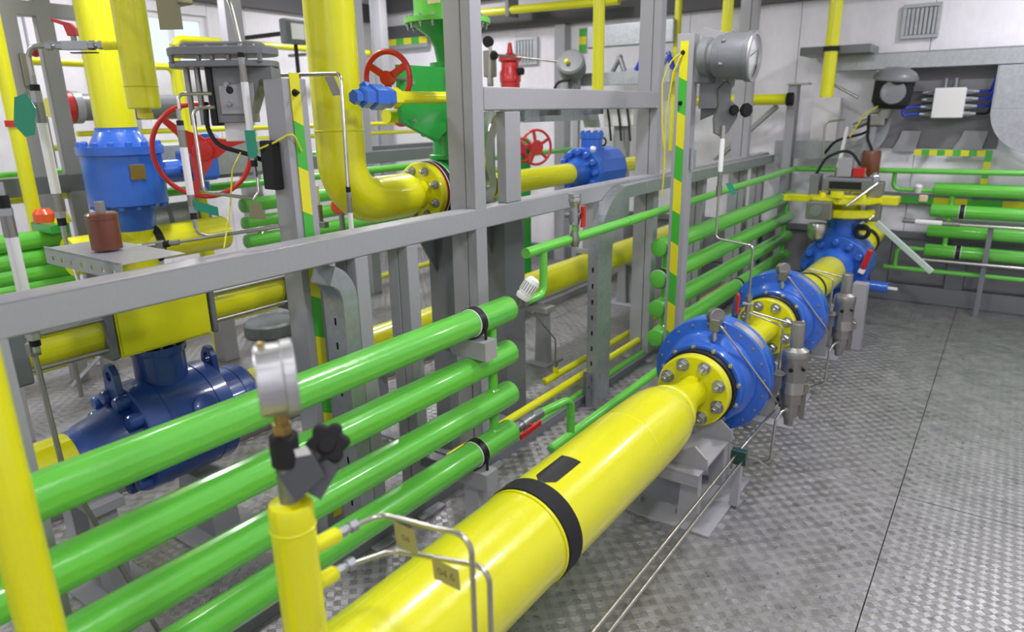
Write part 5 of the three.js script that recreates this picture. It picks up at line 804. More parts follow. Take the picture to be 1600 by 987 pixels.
// ---------- blue gear valve at the far end of the main ----------
{
  const v = T('ball_valve', 'blue bolted valve under the yellow gear box at the far end of the main', 'valve', V(AX, 0, -6.6));
  v.add('inlet_cone', lat([[.13, 0], [.134, .02], [.16, .06], [.175, .12], [.175, .2]], ax(-6.1), dz, 48, .7), M.blue);
  v.add('collar', lat([[.1, 0], [.262, 0], [.268, .006], [.268, .08], [.1, .08]], ax(-6.27), dz, 48), M.blue);
  for (const p of onRing(ax(-6.27), dzp, .225, 12)) v.add('collar_bolt', lat([[0, 0], [.03, 0], [.03, .045], [.022, .055], [0, .056]], p, dzp, 14), M.blue);
  v.add('body', lat([[.26, 0], [.265, .01], [.265, .35], [.25, .37], [.2, .48]], ax(-6.35), dz, 48, .6), M.blue);
  v.add('neck', lat([[.13, 0], [.13, .17], [.15, .172], [.15, .2], [0, .2]], V(AX, AY + .2, -6.5), Y, 36), M.blue);
  v.add('drain_stub', [cyl(V(AX + .1, AY - .14, -6.4), V(AX + .42, AY - .15, -6.4), .045, 24), cyl(V(AX + .2, AY - .145, -6.4), V(AX + .26, AY - .147, -6.4), .06, 6)], M.blue); v.add('drain_tip', cyl(V(AX + .42, AY - .15, -6.4), V(AX + .49, AY - .152, -6.4), .014, 12), M.white);
  const e0 = at(1338, 392, 'z', -6.75), e1 = at(1362, 362, 'z', -7.2), ed = e1.clone().sub(e0).normalize(); v.add('tail_pipe', cyl(e0, e1, .115, 30), M.yellow); v.add('tail_strap', ring(e0.clone().lerp(e1, .45), ed, .116, .125, .05, 36), M.rubber);
  v.add('lifting_eye', [sweep(Array.from({ length: 17 }, (_, i) => { const c = at(1347, 362, 'z', -6.4); return V(c.x + .05 * Math.cos(i * .3927), c.y + .05 * Math.sin(i * .3927), c.z); }), .018, .001, 8, 2, false)], M.rubber);
  const g = T('gear_box', 'yellow flat gear box with a grey head on top of the farthest blue valve', 'actuator', V(AX, 1.0, -6.5)), gy0 = AY + .40;
  g.add('plate', [lat([[0, 0], [.24, 0], [.25, .01], [.25, .06], [.24, .07], [0, .07]], V(AX, gy0 + .02, -6.5), Y, 40), lat([[0, 0], [.3, 0], [.31, .01], [.31, .05], [0, .05]], V(AX, gy0 + .14, -6.5), Y, 8, .3)], M.yellow);
  g.add('side_arm', bb(AX + .2, AX + .40, gy0 + .13, gy0 + .2, -6.56, -6.44, .006), M.yellow); g.add('side_arm', bb(AX - .5, AX - .2, gy0 + .12, gy0 + .18, -6.56, -6.44, .006), M.yellow); g.add('pillar', [cyl(V(AX, gy0, -6.5), V(AX, gy0 + .2, -6.5), .12, 24)], M.yellow);
  for (const p of onRing(V(AX, gy0 + .19, -6.5), Y, .22, 8)) g.add('bolt', nut(p, Y, .02, .03), M.yellow);
  g.add('head', [bb(AX - .19, AX + .19, gy0 + .23, gy0 + .34, -6.66, -6.4, .02), bb(AX - .3, AX - .22, gy0 + .18, gy0 + .36, -6.6, -6.45, .01)], M.greyDark); g.add('window', bb(AX - .13, AX + .12, gy0 + .25, gy0 + .31, -6.4, -6.397, .001), M.black); g.add('indicator', [bb(AX + .03, AX + .12, gy0 + .345, gy0 + .42, -6.55, -6.47, .004)], M.red); g.add('indicator_cap', [bb(AX - .09, AX + .02, gy0 + .345, gy0 + .50, -6.58, -6.45, .006)], M.grey);
  tube('cable', 'black cable bowing over the grey head of the farthest valve', [V(AX - .26, gy0 + .36, -6.5), V(AX - .2, gy0 + .5, -6.5), V(AX - .02, gy0 + .58, -6.5), V(AX + .08, gy0 + .44, -6.5)], .012, .12, M.rubber, 'cable', V(AX - .26, gy0 + .36, -6.5));
  const s = (px, py, z = -6.2) => at(px, py, 'z', z);
  const sg = T('sight_cup', 'dull metal block with a round steel cup below it, left of the yellow gear box', 'filter', s(1278, 340)); { const a = s(1281, 328), c = s(1278, 345); sg.add('block', [box(a.x, a.y, a.z, .2, .15, .1, .01)], M.steelDull); sg.add('boss', cyl(V(a.x - .02, a.y, a.z + .05), V(a.x - .02, a.y, a.z + .07), .045, 20), M.bolt); sg.add('cup', lat([[0, -.12], [.05, -.115], [.075, -.08], [.08, 0], [.07, .03], [0, .03]], V(c.x, c.y - .05, c.z), Y, 32, .9), M.steel); sg.add('knob', cyl(V(a.x + .12, a.y + .11, a.z), V(a.x + .12, a.y + .16, a.z), .05, 20), M.yellow); }
  const rt = T('regulator_block', 'dull green steel block standing right of the yellow gear box', 'regulator', s(1365, 310, -6.5)); { const a = s(1366, 283, -6.5), b = s(1368, 345, -6.5); rt.add('block', [box((a.x + b.x) / 2, (a.y + b.y) / 2, -6.5, .11, a.y - b.y, .12, .008)], M.steelDull); rt.add('top_nut', nut(V(a.x, a.y, -6.5), Y, .04, .05, .02), M.bolt); rt.add('lower_nut', cyl(V(b.x - .08, b.y + .06, -6.44), V(b.x - .03, b.y + .02, -6.44), .05, 6), M.bolt); }
  one('tube', 'bright straight steel rod slanting across the yellow gear box', 'tube', cyl(s(1322, 322, -6.15), s(1371, 286, -6.3), .012, 12), M.steel, s(1322, 322, -6.15));
  one('lever', 'long pale green lever bar slanting down toward the back wall registers', 'lever', [bar(s(1369, 347, -6.4), s(1456, 425, -6.4), .045, .045, Y, .006)], P({ color: 0xb9c9c0, roughness: .4 }), s(1369, 347, -6.4));
  const rl = T('lever', 'dark red lever with a white tip on the farthest blue valve', 'lever', s(1352, 408, -6.2)); rl.add('grip', bar(s(1361, 390, -6.2), s(1348, 420, -6.2), .06, .045, Y, .012), M.red); rl.add('tip', bar(s(1348, 420, -6.2), s(1345, 426, -6.2), .062, .047, Y, .004), M.white);
  const bc = T('canister', 'brown round canister hanging near the back wall above the yellow gear box', 'canister', s(1360, 252, -6.95)); { const a = s(1361, 235, -6.95), b = s(1358, 272, -6.95), q = s(1356, 290, -6.95); bc.add('bracket', bb(a.x - .015, a.x + .015, a.y - .03, a.y - .005, ZB + .001, a.z - .07, .002), M.grey); bc.add('body', lat([[0, 0], [.075, 0], [.078, .01], [.078, a.y - b.y - .02], [.07, a.y - b.y], [0, a.y - b.y]], V(b.x, b.y, b.z), Y, 28), M.brown); bc.add('stem', [cyl(V(b.x, b.y, b.z), V(b.x, q.y, b.z), .02, 12), cyl(V(b.x, q.y - .01, b.z), V(b.x - .05, q.y - .03, b.z), .028, 10)], M.brown); bc.add('wire', sweep([V(b.x, a.y, b.z), V(b.x - .05, a.y + .1, b.z), V(b.x - .06, a.y + .3, b.z)], .012, .1, 8), M.rubber); }
  const sp = T('pipe_support', 'grey support leg under the farthest blue valve', 'pipe support', V(AX, 0, -6.45)); sp.add('leg', [bb(AX - .06, AX + .06, 0, AY - .27, -6.5, -6.38, .004)], M.grey); sp.add('base_plate', bb(AX - .15, AX + .15, 0, .012, -6.58, -6.3, .002), M.grey);
  const p2 = at(1342, 548, 'y', 0); one('post', 'grey square post beside the farther steel pilot', 'post', bb(p2.x - .10, p2.x, 0, .52, p2.z - .1, p2.z, .004), M.grey, V(p2.x - .05, 0, p2.z));
}
// ---------- things on and before the back wall ----------
{ const q = (px, py) => at(px, py, 'z', -7.1), h = T('hose', 'white hose lying level before the back wall registers', 'hose', q(1450, 348)); h.add('sleeve', cyl(q(1430, 346), q(1472, 349), .022, 16), M.white); h.add('ferrule', [cyl(q(1410, 344), q(1430, 346), .02, 12), cyl(q(1472, 349), q(1500, 351), .02, 12)], M.steelDull);
  tube('impulse_tube', 'upper level steel tube before the back wall registers', [q(1500, 351), V(2.2, q(1500, 351).y, -7.1)], .014, .03, M.steel, 'tube', q(1500, 351)); tube('impulse_tube', 'lower level steel tube before the back wall registers', [q(1440, 405), V(2.2, q(1440, 405).y, -7.1)], .012, .03, M.steel, 'tube', q(1440, 405));
  for (const x of [-.05, 1.2]) one('bracket', x < 0 ? 'grey upright holding the level steel tubes before the wall registers, left one' : 'grey upright holding the level steel tubes before the wall registers, right one', 'bracket', bb(x - .02, x + .02, 0, q(1500, 351).y, -7.14, -7.115, .002), M.greyDark, V(x, 0, -7.13)); }

{
  const z = -7.44, q = (px, py, zz = z) => at(px, py, 'z', zz);
  const vent = (a, b, n, label) => { // corner pixels: lower left, upper right
    const p0 = q(...a), p1 = q(...b), t = T('vent_grille', label, 'vent', V((p0.x + p1.x) / 2, p0.y, z)), w = p1.x - p0.x;
    t.add('back', bb(p0.x + .01, p1.x - .01, p0.y + .01, p1.y - .01, z - .008, z + .004, 0), M.greyDark);
    t.add('frame', [bb(p0.x, p1.x, p0.y, p0.y + .03, z, z + .025, .003), bb(p0.x, p1.x, p1.y - .03, p1.y, z, z + .025, .003), bb(p0.x, p0.x + .03, p0.y + .03, p1.y - .03, z, z + .025, .003), bb(p1.x - .03, p1.x, p0.y + .03, p1.y - .03, z, z + .025, .003)], M.zinc);
    for (let i = 0; i < n; i++) { const x = p0.x + .03 + (w - .06) * (i + .5) / n; t.add('slat', bb(x - (w - .06) / n * .36, x + (w - .06) / n * .36, p0.y + .032, p1.y - .032, z + .008, z + .016, .002), M.zinc); }
  };
  vent([1406, 62], [1474, 3], 7, 'grey square vent grille with upright slats high on the back wall at the right');
  vent([806, 103], [841, 57], 6, 'grey square vent grille on the white back wall beside the red relief valve');
  { const a = q(1500, 77, -7.2), b = q(1500, 103, -7.2), x0 = q(1304, 100, -7.2).x; const t = T('cable_duct', 'long galvanised cable duct along the back wall at the right', 'cable duct', V(.5, b.y, -7.3)); t.add('duct', bb(x0, XR - .01, b.y, a.y, -7.36, -7.2, .004), M.zinc); t.add('lid', bb(x0, XR - .01, a.y, a.y + .006, -7.36, -7.196, .001), M.zinc); for (const x of [-1.0, .2, 1.4]) t.add('bracket', bb(x - .02, x + .02, b.y - .04, b.y - .002, ZB + .001, -7.25, .002), M.greyDark); }
  { const a = q(1386, 128, -7.43), b = q(1556, 236, -7.43); const t = T('mounting_board', 'dark grey steel mounting board behind the white junction box', 'board', V((a.x + b.x) / 2, b.y, -7.43)); t.add('board', bb(a.x, b.x, b.y + .02, a.y + .18, ZB + .001, -7.425, .003), M.panelGrey); t.add('rail', bb(a.x, b.x, a.y - .09, a.y + .0, -7.424, -7.40, .003), M.grey);
    for (const [px, w] of [[1414, .19], [1513, .22]]) { const c = q(px, 237, -7.38), d = q(px, 204, -7.38); t.add('foot', [plate([[-w * .6, 0], [w * .4, 0], [w * .55, (d.y - c.y) * .98], [-w * .25, (d.y - c.y)], [-w * .35, (d.y - c.y) * .6]], .006, V(c.x, c.y, -7.40), V(1, 0, 0), V(0, 1, 0))], M.grey); } }
  { const a = q(1453, 185, -7.25), b = q(1511, 136, -7.25), t = T('junction_box', 'white square junction box with cable glands on the back wall', 'box', V((a.x + b.x) / 2, a.y, -7.3)); t.add('case', bb(a.x, b.x, a.y, b.y, -7.395, -7.27, .012), M.white); t.add('lid', bb(a.x + .004, b.x - .004, a.y + .004, b.y - .004, -7.269, -7.25, .006), M.white);
    const n = 4; for (let i = 0; i < n; i++) { const y = a.y + (b.y - a.y) * (.86 - i * .24); t.add('gland', [cyl(V(b.x, y, -7.33), V(b.x + .05, y, -7.33), .022, 6), cyl(V(b.x + .05, y, -7.33), V(b.x + .09, y, -7.33), .017, 12)], M.bolt); t.add('gland', [cyl(V(a.x, y, -7.33), V(a.x - .05, y, -7.33), .022, 6), cyl(V(a.x - .05, y, -7.33), V(a.x - .09, y, -7.33), .017, 12)], M.bolt); }
    for (const f of [.3, .62]) t.add('gland', cyl(V(a.x + (b.x - a.x) * f, b.y, -7.33), V(a.x + (b.x - a.x) * f, b.y + .08, -7.33), .02, 8), M.bolt);
    const lb = ['topmost blue cable on the right of the junction box', 'second blue cable on the right of the junction box', 'third blue cable on the right of the junction box', 'lowest cable on the right of the junction box'];
    for (let i = 0; i < n; i++) { const y = a.y + (b.y - a.y) * (.86 - i * .24), e = q(1552, 150 + i * 4, -7.28); tube('cable', lb[i], [V(b.x + .09, y, -7.33), V(b.x + .17, y, -7.32), V(e.x - .02, y + .02, -7.28), V(e.x + .01, y + .14, -7.28), V(e.x + .02, 2.1, -7.3)], .011, .06, i < 3 ? M.cableBlue : M.rubber, 'cable', V(b.x + .09, y, -7.33)); }
    for (let i = 0; i < 2; i++) { const y = a.y + (b.y - a.y) * (.38 - i * .24), e = q(1411, 172, -7.28); tube('cable', ['blue cable on the left of the junction box, upper one', 'blue cable on the left of the junction box, lower one'][i], [V(a.x - .09, y, -7.33), V(a.x - .16, y, -7.32), V(e.x, y - .02, -7.3), V(e.x - .02, y + .15, -7.3), V(e.x - .02, 2.09, -7.3)], .011, .05, M.cableBlue, 'cable', V(a.x - .09, y, -7.33)); }
  }
  // wall trays: from the corner along the wall and up to the duct
  { const t = T('cable_tray', 'galvanised cable tray from the corner along the back wall bending up to the long duct', 'cable tray', V(-1.4, 1.4, -7.3)), y = q(1300, 234, -7.2).y, x1 = q(1392, 180, -7.2).x, w = .16, r = .3;
    const o = [...arcPts(x1 - r, y + r - w / 2, r, -Math.PI / 2, 0, 12)], i2 = [...arcPts(x1 - r, y + r - w / 2, r - w, 0, -Math.PI / 2, 12)];
    t.add('bend', plate([...o, ...i2], .05, V(0, 0, -7.25), V(1, 0, 0), V(0, 1, 0)), M.zinc); t.add('run', bb(-1.92, x1 - r, y - w / 2, y + w / 2, -7.25, -7.2, .002), M.zinc); t.add('riser', bb(x1 - w, x1, y + r - w / 2, 2.1, -7.25, -7.2, .002), M.zinc);
    const u = T('cable_tray', 'wide galvanised cable tray bending down from the long duct at the right edge', 'cable tray', V(0, 1.4, -7.3)), x2 = q(1548, 180, -7.2).x, y2 = q(1600, 240, -7.2).y, R = .36, wf = .27;
    u.add('bend', plate([...arcPts(x2 + R, y2 + R, R, Math.PI, Math.PI * 1.5, 12), ...arcPts(x2 + R, y2 + R, R - wf, Math.PI * 1.5, Math.PI, 12)], .06, V(0, 0, -7.26), V(1, 0, 0), V(0, 1, 0)), M.zinc); u.add('riser', bb(x2, x2 + wf, y2 + R, 2.1, -7.26, -7.2, .003), M.zinc); u.add('run', bb(x2 + R, XR - .1, y2, y2 + wf, -7.26, -7.2, .003), M.zinc); u.add('rim', [bb(x2 - .006, x2, y2 + R, 2.1, -7.26, -7.17, .001), plate([...arcPts(x2 + R, y2 + R, R + .006, Math.PI, Math.PI * 1.5, 12), ...arcPts(x2 + R, y2 + R, R, Math.PI * 1.5, Math.PI, 12)], .09, V(0, 0, -7.26), V(1, 0, 0), V(0, 1, 0))], M.zinc); }
  { const a = q(1428, 238, -7.3), b = q(1540, 237, -7.3), t = T('earthing_bar', 'yellow and green earthing bar below the white junction box, turning down at its right end', 'earthing bar', a), n = 9; for (let i = 0; i < n; i++) t.add('stripe', bb(a.x + (b.x - a.x) * i / n, a.x + (b.x - a.x) * (i + 1) / n, a.y - .025, a.y + .025, -7.31, -7.305, 0), i % 2 ? M.stripeG : M.stripeY); const lo = q(1540, 292, -7.3).y; for (let i = 0; i < 4; i++) t.add('stripe', bb(b.x, b.x + .05, a.y - (a.y - lo) * (i + 1) / 4, a.y - (a.y - lo) * i / 4 + (i ? 0 : .025), -7.31, -7.305, 0), i % 2 ? M.stripeY : M.stripeG);
    t.add('stand_off', [bb(a.x + .1, a.x + .13, a.y - .02, a.y + .02, -7.42, -7.31, 0), bb(b.x - .13, b.x - .1, a.y - .02, a.y + .02, -7.42, -7.31, 0), bb(b.x + .01, b.x + .04, lo + .02, lo + .05, ZB + .001, -7.31, 0)], M.grey);
    const c = q(1380, 310, -7.36), u = T('earthing_bar', 'long green and yellow earthing bar on the back wall behind the registers', 'earthing bar', c); for (let i = 0; i < 14; i++) u.add('stripe', bb(-1.3 + i * .26, -1.3 + (i + 1) * .26, c.y - .03, c.y + .03, -7.37, -7.364, 0), i % 2 ? M.stripeY : M.stripeG); u.add('rail', bb(-1.35, 2.4, c.y - .045, c.y + .06, ZB + .001, -7.371, .002), M.greyDark); }
  { const zz = -7.0, a = q(1398, 130, zz), t = T('transmitter', 'dark grey transmitter with a domed head standing before the back wall, with a yellow wire', 'instrument', V(a.x, 1.5, zz)), d = V(.25, .1, 1).normalize(); t.add('head', [lat([[0, -.2], [.12, -.2], [.15, -.16], [.155, .02], [0, .02]], V(a.x, a.y, zz), V(.1, 1, .1), 30)], M.rubber); t.add('dome', lat([[.16, .021], [.175, .03], [.175, .05], [.15, .09], [.09, .125], [0, .135]], V(a.x, a.y, zz), V(.1, 1, .1), 30, .8), M.greyDark); t.add('cover', [lat([[0, 0], [.1, 0], [.095, .02], [0, .03]], V(a.x - .02, a.y - .09, zz).addScaledVector(d, .14), d, 24)], M.greyDark); t.add('neck', [cyl(V(a.x - .03, a.y - .17, zz), V(a.x - .06, a.y - .28, zz), .06, 14), box(a.x - .1, a.y - .3, zz, .14, .12, .1, .02), cyl(V(a.x - .14, a.y - .3, zz), V(a.x - .28, a.y - .36, zz), .03, 12)], M.steelDull);
    t.add('stand', [bar(V(a.x - .12, a.y - .3, zz), V(a.x - .35, .01, zz - .02), .07, .07, V(0, 0, 1), .004)], M.grey);
    tube('cable', 'black cable sagging from the transmitter before the back wall', [V(a.x, a.y - .15, zz - .02), V(a.x - .02, a.y - .3, zz - .02), V(a.x - .2, a.y - .42, zz), V(a.x - .42, a.y - .48, zz), V(a.x - .52, a.y - .6, zz - .1)], .012, .14, M.rubber, 'cable', V(a.x, a.y - .15, zz - .02));
    tube('earthing_wire', 'yellow wire hanging from the front of the transmitter', [V(a.x + .01, a.y - .04, zz + .1), V(a.x - .03, a.y - .14, zz + .1), V(a.x - .2, a.y - .26, zz + .06), V(a.x - .3, a.y - .45, zz + .02)], .007, .08, M.stripeY, 'wire', V(a.x, a.y - .04, zz + .1));
    const h0 = V(a.x - .33, a.y - .36, zz), hh = T('hose', 'thin white hose below the transmitter at the back wall', 'hose', h0); hh.add('sleeve', cyl(h0, V(h0.x - .04, h0.y - .36, zz), .018, 12), M.white); hh.add('ferrule', cyl(V(h0.x - .04, h0.y - .36, zz), V(h0.x - .05, h0.y - .46, zz), .02, 12), M.steelDull);
    tube('impulse_tube', 'thin steel tube arched left of the transmitter stand', [q(1286, 248, zz), q(1289, 190, zz), q(1320, 187, zz)], .009, .05, M.steel, 'tube', q(1286, 248, zz));
    tube('impulse_tube', 'bright steel tube sloping from the yellow riser to the transmitter', [q(1298, 130, zz), q(1342, 153, zz)], .012, .03, M.steel, 'tube', q(1298, 130, zz)); }
  { const zz = -7.1, a = q(1232, 133, zz), b = q(1246, 133, zz); const t = T('post', 'grey channel post at the corner of the back wall left of the yellow riser', 'post', V(a.x, 0, zz)); t.add('web', bb(a.x, b.x, 0, a.y, zz - .01, zz, .002), M.grey); t.add('flange', [bb(b.x - .004, b.x, 0, a.y, zz - .13, zz - .01, .001)], M.greyDark); t.add('cap', bb(a.x - .01, b.x + .1, a.y, a.y + .015, zz - .12, zz + .02, .002), M.zinc);
    const c = q(1291, 152, -6.9); const y = T('gas_pipe', 'yellow riser pipe coming from above at the corner of the back wall', 'pipe', c); y.add('pipe', cyl(c, V(c.x, 3.6, c.z), .055, 28), M.yellow); const cl = drop(c, 80); y.add('clamp', ring(cl, Y, .056, .066, .04), M.rubber); one('bracket', 'dark shelf bracket holding the yellow riser pipe at the back wall corner', 'bracket', [bb(c.x - .28, c.x + .3, cl.y - .02, cl.y + .05, -7.4, -6.97, .004)], M.greyDark, V(c.x, cl.y, -7.2));
    const d = q(1262, 240, -7.3), e = q(1312, 152, -7.3); one('board', 'blank white board behind the yellow riser at the corner', 'board', bb(d.x, e.x, d.y, e.y, ZB + .001, -7.31, .003), M.card, V(d.x, d.y, -7.32));
    const f = q(1195, 155, -7.0), g = q(1230, 155, -7.0); const s = T('branch_pipe', 'short level yellow pipe ending at the corner post of the back wall', 'pipe', f); s.add('pipe', cyl(V(f.x - .8, f.y, -7.0), g, .05, 24), M.yellow); s.add('end_cap', cyl(g, V(g.x + .05, g.y, -7.0), .06, 20), M.rubber); s.add('hanger', bar(V(g.x - .1, g.y - .06, -7.05), V(g.x - .75, g.y - .6, -7.3), .04, .04), M.grey); }
}
// ---------- between the frame and the back wall, and the far left ----------
{
  const pipe = (label, a, b, r, m = M.yellow, nm = 'gas_pipe') => { const t = T(nm, label, 'pipe', a); t.add('pipe', sweep(Array.isArray(b) ? [a, ...b] : [a, b], r, r * 2.2, 22), m); return t; };
  const zq = (px, py, z) => at(px, py, 'z', z), xq = (px, py, x) => at(px, py, 'x', x), yq = (px, py, y) => at(px, py, 'y', y);
  { const p = xq(935, 80, -2.6), u = V(p.x, at(937, 150, 'x', -2.6).y, p.z); pipe('yellow riser behind the upper cross beam, right of the round black valve', u, V(p.x, 3.6, p.z), .043); }
  { const p = xq(1060, 20, -2.8); pipe('thin yellow riser directly left of the striped upright stand', V(p.x, 1.4, p.z), V(p.x, 3.6, p.z), .035); }
  { const p = zq(1137, 20, -6.2); pipe('thin yellow riser above the large round gauge', V(p.x, 1.75, p.z), V(p.x, 3.6, p.z), .045); }
  { const a = zq(766, 15, -7.05), b = zq(928, 5, -7.05); pipe('level yellow pipe high along the back wall in the middle', V(a.x - 1.2, a.y, a.z), V(b.x + .3, b.y, b.z), .045).add('hanger', [bb(a.x + .25, a.x + .3, a.y - .1, a.y + .1, -7.2, -7.0, .003)], M.greyDark); }
  { const x = -6.9, a = xq(272, 60, x), b = xq(478, 77, x); pipe('thin yellow pipe along the left wall before the windows, bent down at its near end', V(x, a.y - 1.1, a.z), [V(x, a.y, a.z), V(x, a.y, -7.0)], .036).add('saddle', bb(x - .3, x + .02, b.y - .07, b.y - .04, b.z - .03, b.z + .03, .003), M.greyDark); }
  { const x = -6.3, a = xq(180, 101, x), b = xq(270, 105, x); pipe('second thin yellow pipe on the left, lower than the one before the windows', V(x, a.y, -1), [V(x, a.y, b.z), V(x, a.y - 1.1, b.z)], .03); }
  { const x = -6.0, a = xq(240, 205, x); pipe('thin yellow level pipe behind the red handwheel at the left', V(x, a.y, -2.6), V(x, a.y, -6.5), .022); const c = xq(220, 225, x); pipe('lowest thin yellow level pipe behind the red handwheel at the left', V(x, c.y, -2.4), V(x, c.y, -6.5), .022); }
  { const p = xq(290, 200, -5.0), h = xq(305, 230, -4.8); pipe('thin yellow upright pipe behind the red handwheel, left one', V(p.x, 0, p.z), V(p.x, 2.3, p.z), .03); pipe('thin yellow upright pipe behind the red handwheel, right one', V(h.x, 0, h.z), V(h.x, 1.9, h.z), .03); }
  { const x = -5.9, a = xq(75, 168, x), t = pipe('yellow flanged pipe stub between the far left hose and the wide vertical pipe', V(x, a.y, a.z), V(x, a.y, xq(97, 168, x).z), .07); const e = xq(97, 168, x), f = xq(140, 168, x); t.add('flange', cyl(V(x, a.y, e.z), V(x, a.y, e.z - .05), .125, 28), M.red); const g = T('gas_meter', 'grey round meter body behind the wide yellow vertical pipe at the left', 'meter', f); g.add('body', cyl(V(x, a.y, e.z - .12), V(x, a.y, e.z - .9), .1, 28), M.greyDark); g.add('stand', bb(x - .04, x + .04, 0, a.y - .09, e.z - .4, e.z - .32, .003), M.grey); t.add('stand', bb(x - .03, x + .03, 0, a.y - .06, e.z + .12, e.z + .18, .003), M.grey); g.add('ring', [cyl(V(x, a.y, e.z - .06), V(x, a.y, e.z - .12), .12, 28)], M.grey); }
  { const x = -5.9, a = xq(240, 168, x), t = pipe('yellow pipe piece with a red flange right of the hanging yellow pot', V(x, a.y, xq(200, 170, x).z), V(x, a.y, xq(252, 168, x).z), .07); t.add('flange', cyl(V(x, a.y, xq(252, 168, x).z), V(x, a.y, xq(257, 168, x).z), .1, 24), M.red); }
  { const a = atd(75, 342, 4.3), t = T('stop_valve', 'small stop valve with an orange cap and a yellow knob behind the far left hose', 'valve', a); t.add('body', [box(a.x, a.y - .05, a.z, .3, .06, .1, .01)], M.greenDark); t.add('riser', cyl(V(a.x - .05, .0, a.z), V(a.x - .05, a.y - .08, a.z), .014, 12), M.steelDull); t.add('cap', lat([[0, 0], [.06, 0], [.06, .05], [.04, .08], [0, .085]], V(a.x - .05, a.y - .02, a.z), Y, 20), M.orange); t.add('knob', lat([[0, 0], [.05, 0], [.03, .06], [0, .09]], V(a.x + .08, a.y - .02, a.z - .05), Y, 16), M.yellow); }
  // red ball knob and fittings at the far left
  { const p = atd(55, 81, 4.6), t = T('pull_handle', 'small round red ball handle on a thin wire at the far left', 'handle', p); t.add('knob', sph(p, .034, 16), M.red); t.add('wire', sweep([p, atd(72, 84, 4.6), atd(80, 100, 4.6), atd(96, 160, 4.6)], .006, .06, 8), M.steelDull); const q = atd(40, 110, 4.4), u = T('tube_valve', 'small steel valve block behind the bright bent tube at the far left', 'valve', q); u.add('body', [box(q.x, q.y, q.z, .07, .2, .06, .008), box(q.x, q.y - .16, q.z, .05, .1, .05, .008)], M.steelDull); }
  // red relief valve and black valve seen past the tall double post
  { const z = -6.7, p = zq(797, 100, z), h = drop(p, 70).y - drop(p, 132).y, y0 = drop(p, 132).y; const t = T('relief_valve', 'bright red relief valve with a pointed top seen right of the tall double post', 'valve', V(p.x, y0, z)); t.add('body', [lat([[0, -.3], [.11, -.3], [.11, .02], [.12, .03], [.12, h * .3], [.1, h * .4], [.1, h * .55], [.13, h * .6], [.13, h * .7], [.07, h * .74], [.035, h * .8], [.02, h * 1.05], [0, h * 1.06]], V(p.x, y0, z), Y, 28, .6)], M.red); t.add('riser', cyl(V(p.x, 0, z), V(p.x, y0 - .28, z), .06, 20), M.yellow); t.add('side_knob', cyl(V(p.x + .1, y0 + h * .32, z), V(p.x + .17, y0 + h * .32, z), .04, 16), M.rubber); }
  { const z = -4.6, p = zq(763, 65, z), t = T('needle_valve', 'steel valve with two round black knobs just right of the tall double post', 'valve', p); t.add('knob', lat([[0, -.02], [.04, -.02], [.045, 0], [.04, .03], [0, .035]], p, V(.4, 0, .9), 20), M.rubber); const q = zq(772, 87, z); t.add('lower_knob', lat([[0, -.02], [.03, -.02], [.033, 0], [0, .02]], q, V(.6, 0, .8), 18), M.rubber); t.add('body', [box(p.x - .02, p.y - .16, z - .04, .08, .2, .08, .01)], M.steelDull); t.add('stand', cyl(V(p.x - .02, 0, z - .04), V(p.x - .02, p.y - .25, z - .04), .025, 12), M.steelDull); t.add('tube', sweep([zq(762, 68, z), zq(766, 72, z), zq(765, 130, z)], .014, .05, 10), M.steel); }
  { const x = -3.6, a = xq(838, 230, x), t = T('handwheel', 'red spoked handwheel seen through the frame opening left of the blue valve', 'handwheel', a); wheel(t, a, V(.9, 0, .45).normalize(), .155, .012, 5, M.red, .42); t.add('shaft', cyl(a, mv(a, V(.9, 0, .45).normalize(), -.25), .02, 14), M.steelDull); { const e = mv(a, V(.9, 0, .45).normalize(), -.25); t.add('valve_body', [cyl(V(e.x, 0, e.z), V(e.x, e.y - .06, e.z), .07, 20), sph(e, .09, 18)], M.greenDark); } const b = xq(818, 232, x - .0); const u = T('handwheel', 'second red spoked handwheel half hidden by the short frame post', 'handwheel', b); wheel(u, V(b.x + .06, b.y - .01, b.z + .12), V(.9, 0, .45).normalize(), .10, .012, 5, M.red, .3); { const n = V(.9, 0, .45).normalize(), w0 = V(b.x + .06, b.y - .01, b.z + .12), e = mv(w0, n, -.2); u.add('shaft', cyl(w0, e, .016, 12), M.steelDull); u.add('valve_body', [cyl(V(e.x, 0, e.z), V(e.x, e.y - .05, e.z), .06, 20), sph(e, .075, 18)], M.greenDark); } }
  // white cabinets and trays behind the frame opening
  { const z = -6.6, a = zq(886, 138, z), b = zq(1002, 100, z), t = T('cable_tray', 'light cable tray with tangled fittings behind the upper cross beam', 'cable tray', a); t.add('tray', [bb(a.x, b.x + .3, a.y + .02, a.y + .14, z, z + .004, 0), bb(a.x, b.x + .3, a.y + .02, a.y + .024, z - .2, z, 0)], M.zinc); t.add('upper_tray', [bb(a.x + .2, b.x + .3, b.y + .18, b.y + .40, z - .1, z - .05, .02)], M.zinc); for (let i = 0; i < 7; i++) { const x = a.x + .35 + i * .13; t.add('gland', [cyl(V(x, a.y + .15, z - .1), V(x + (i % 2 ? .09 : -.06), a.y + .3, z - .1), .025, 10)], i % 3 ? M.bolt : M.cableBlue); } }
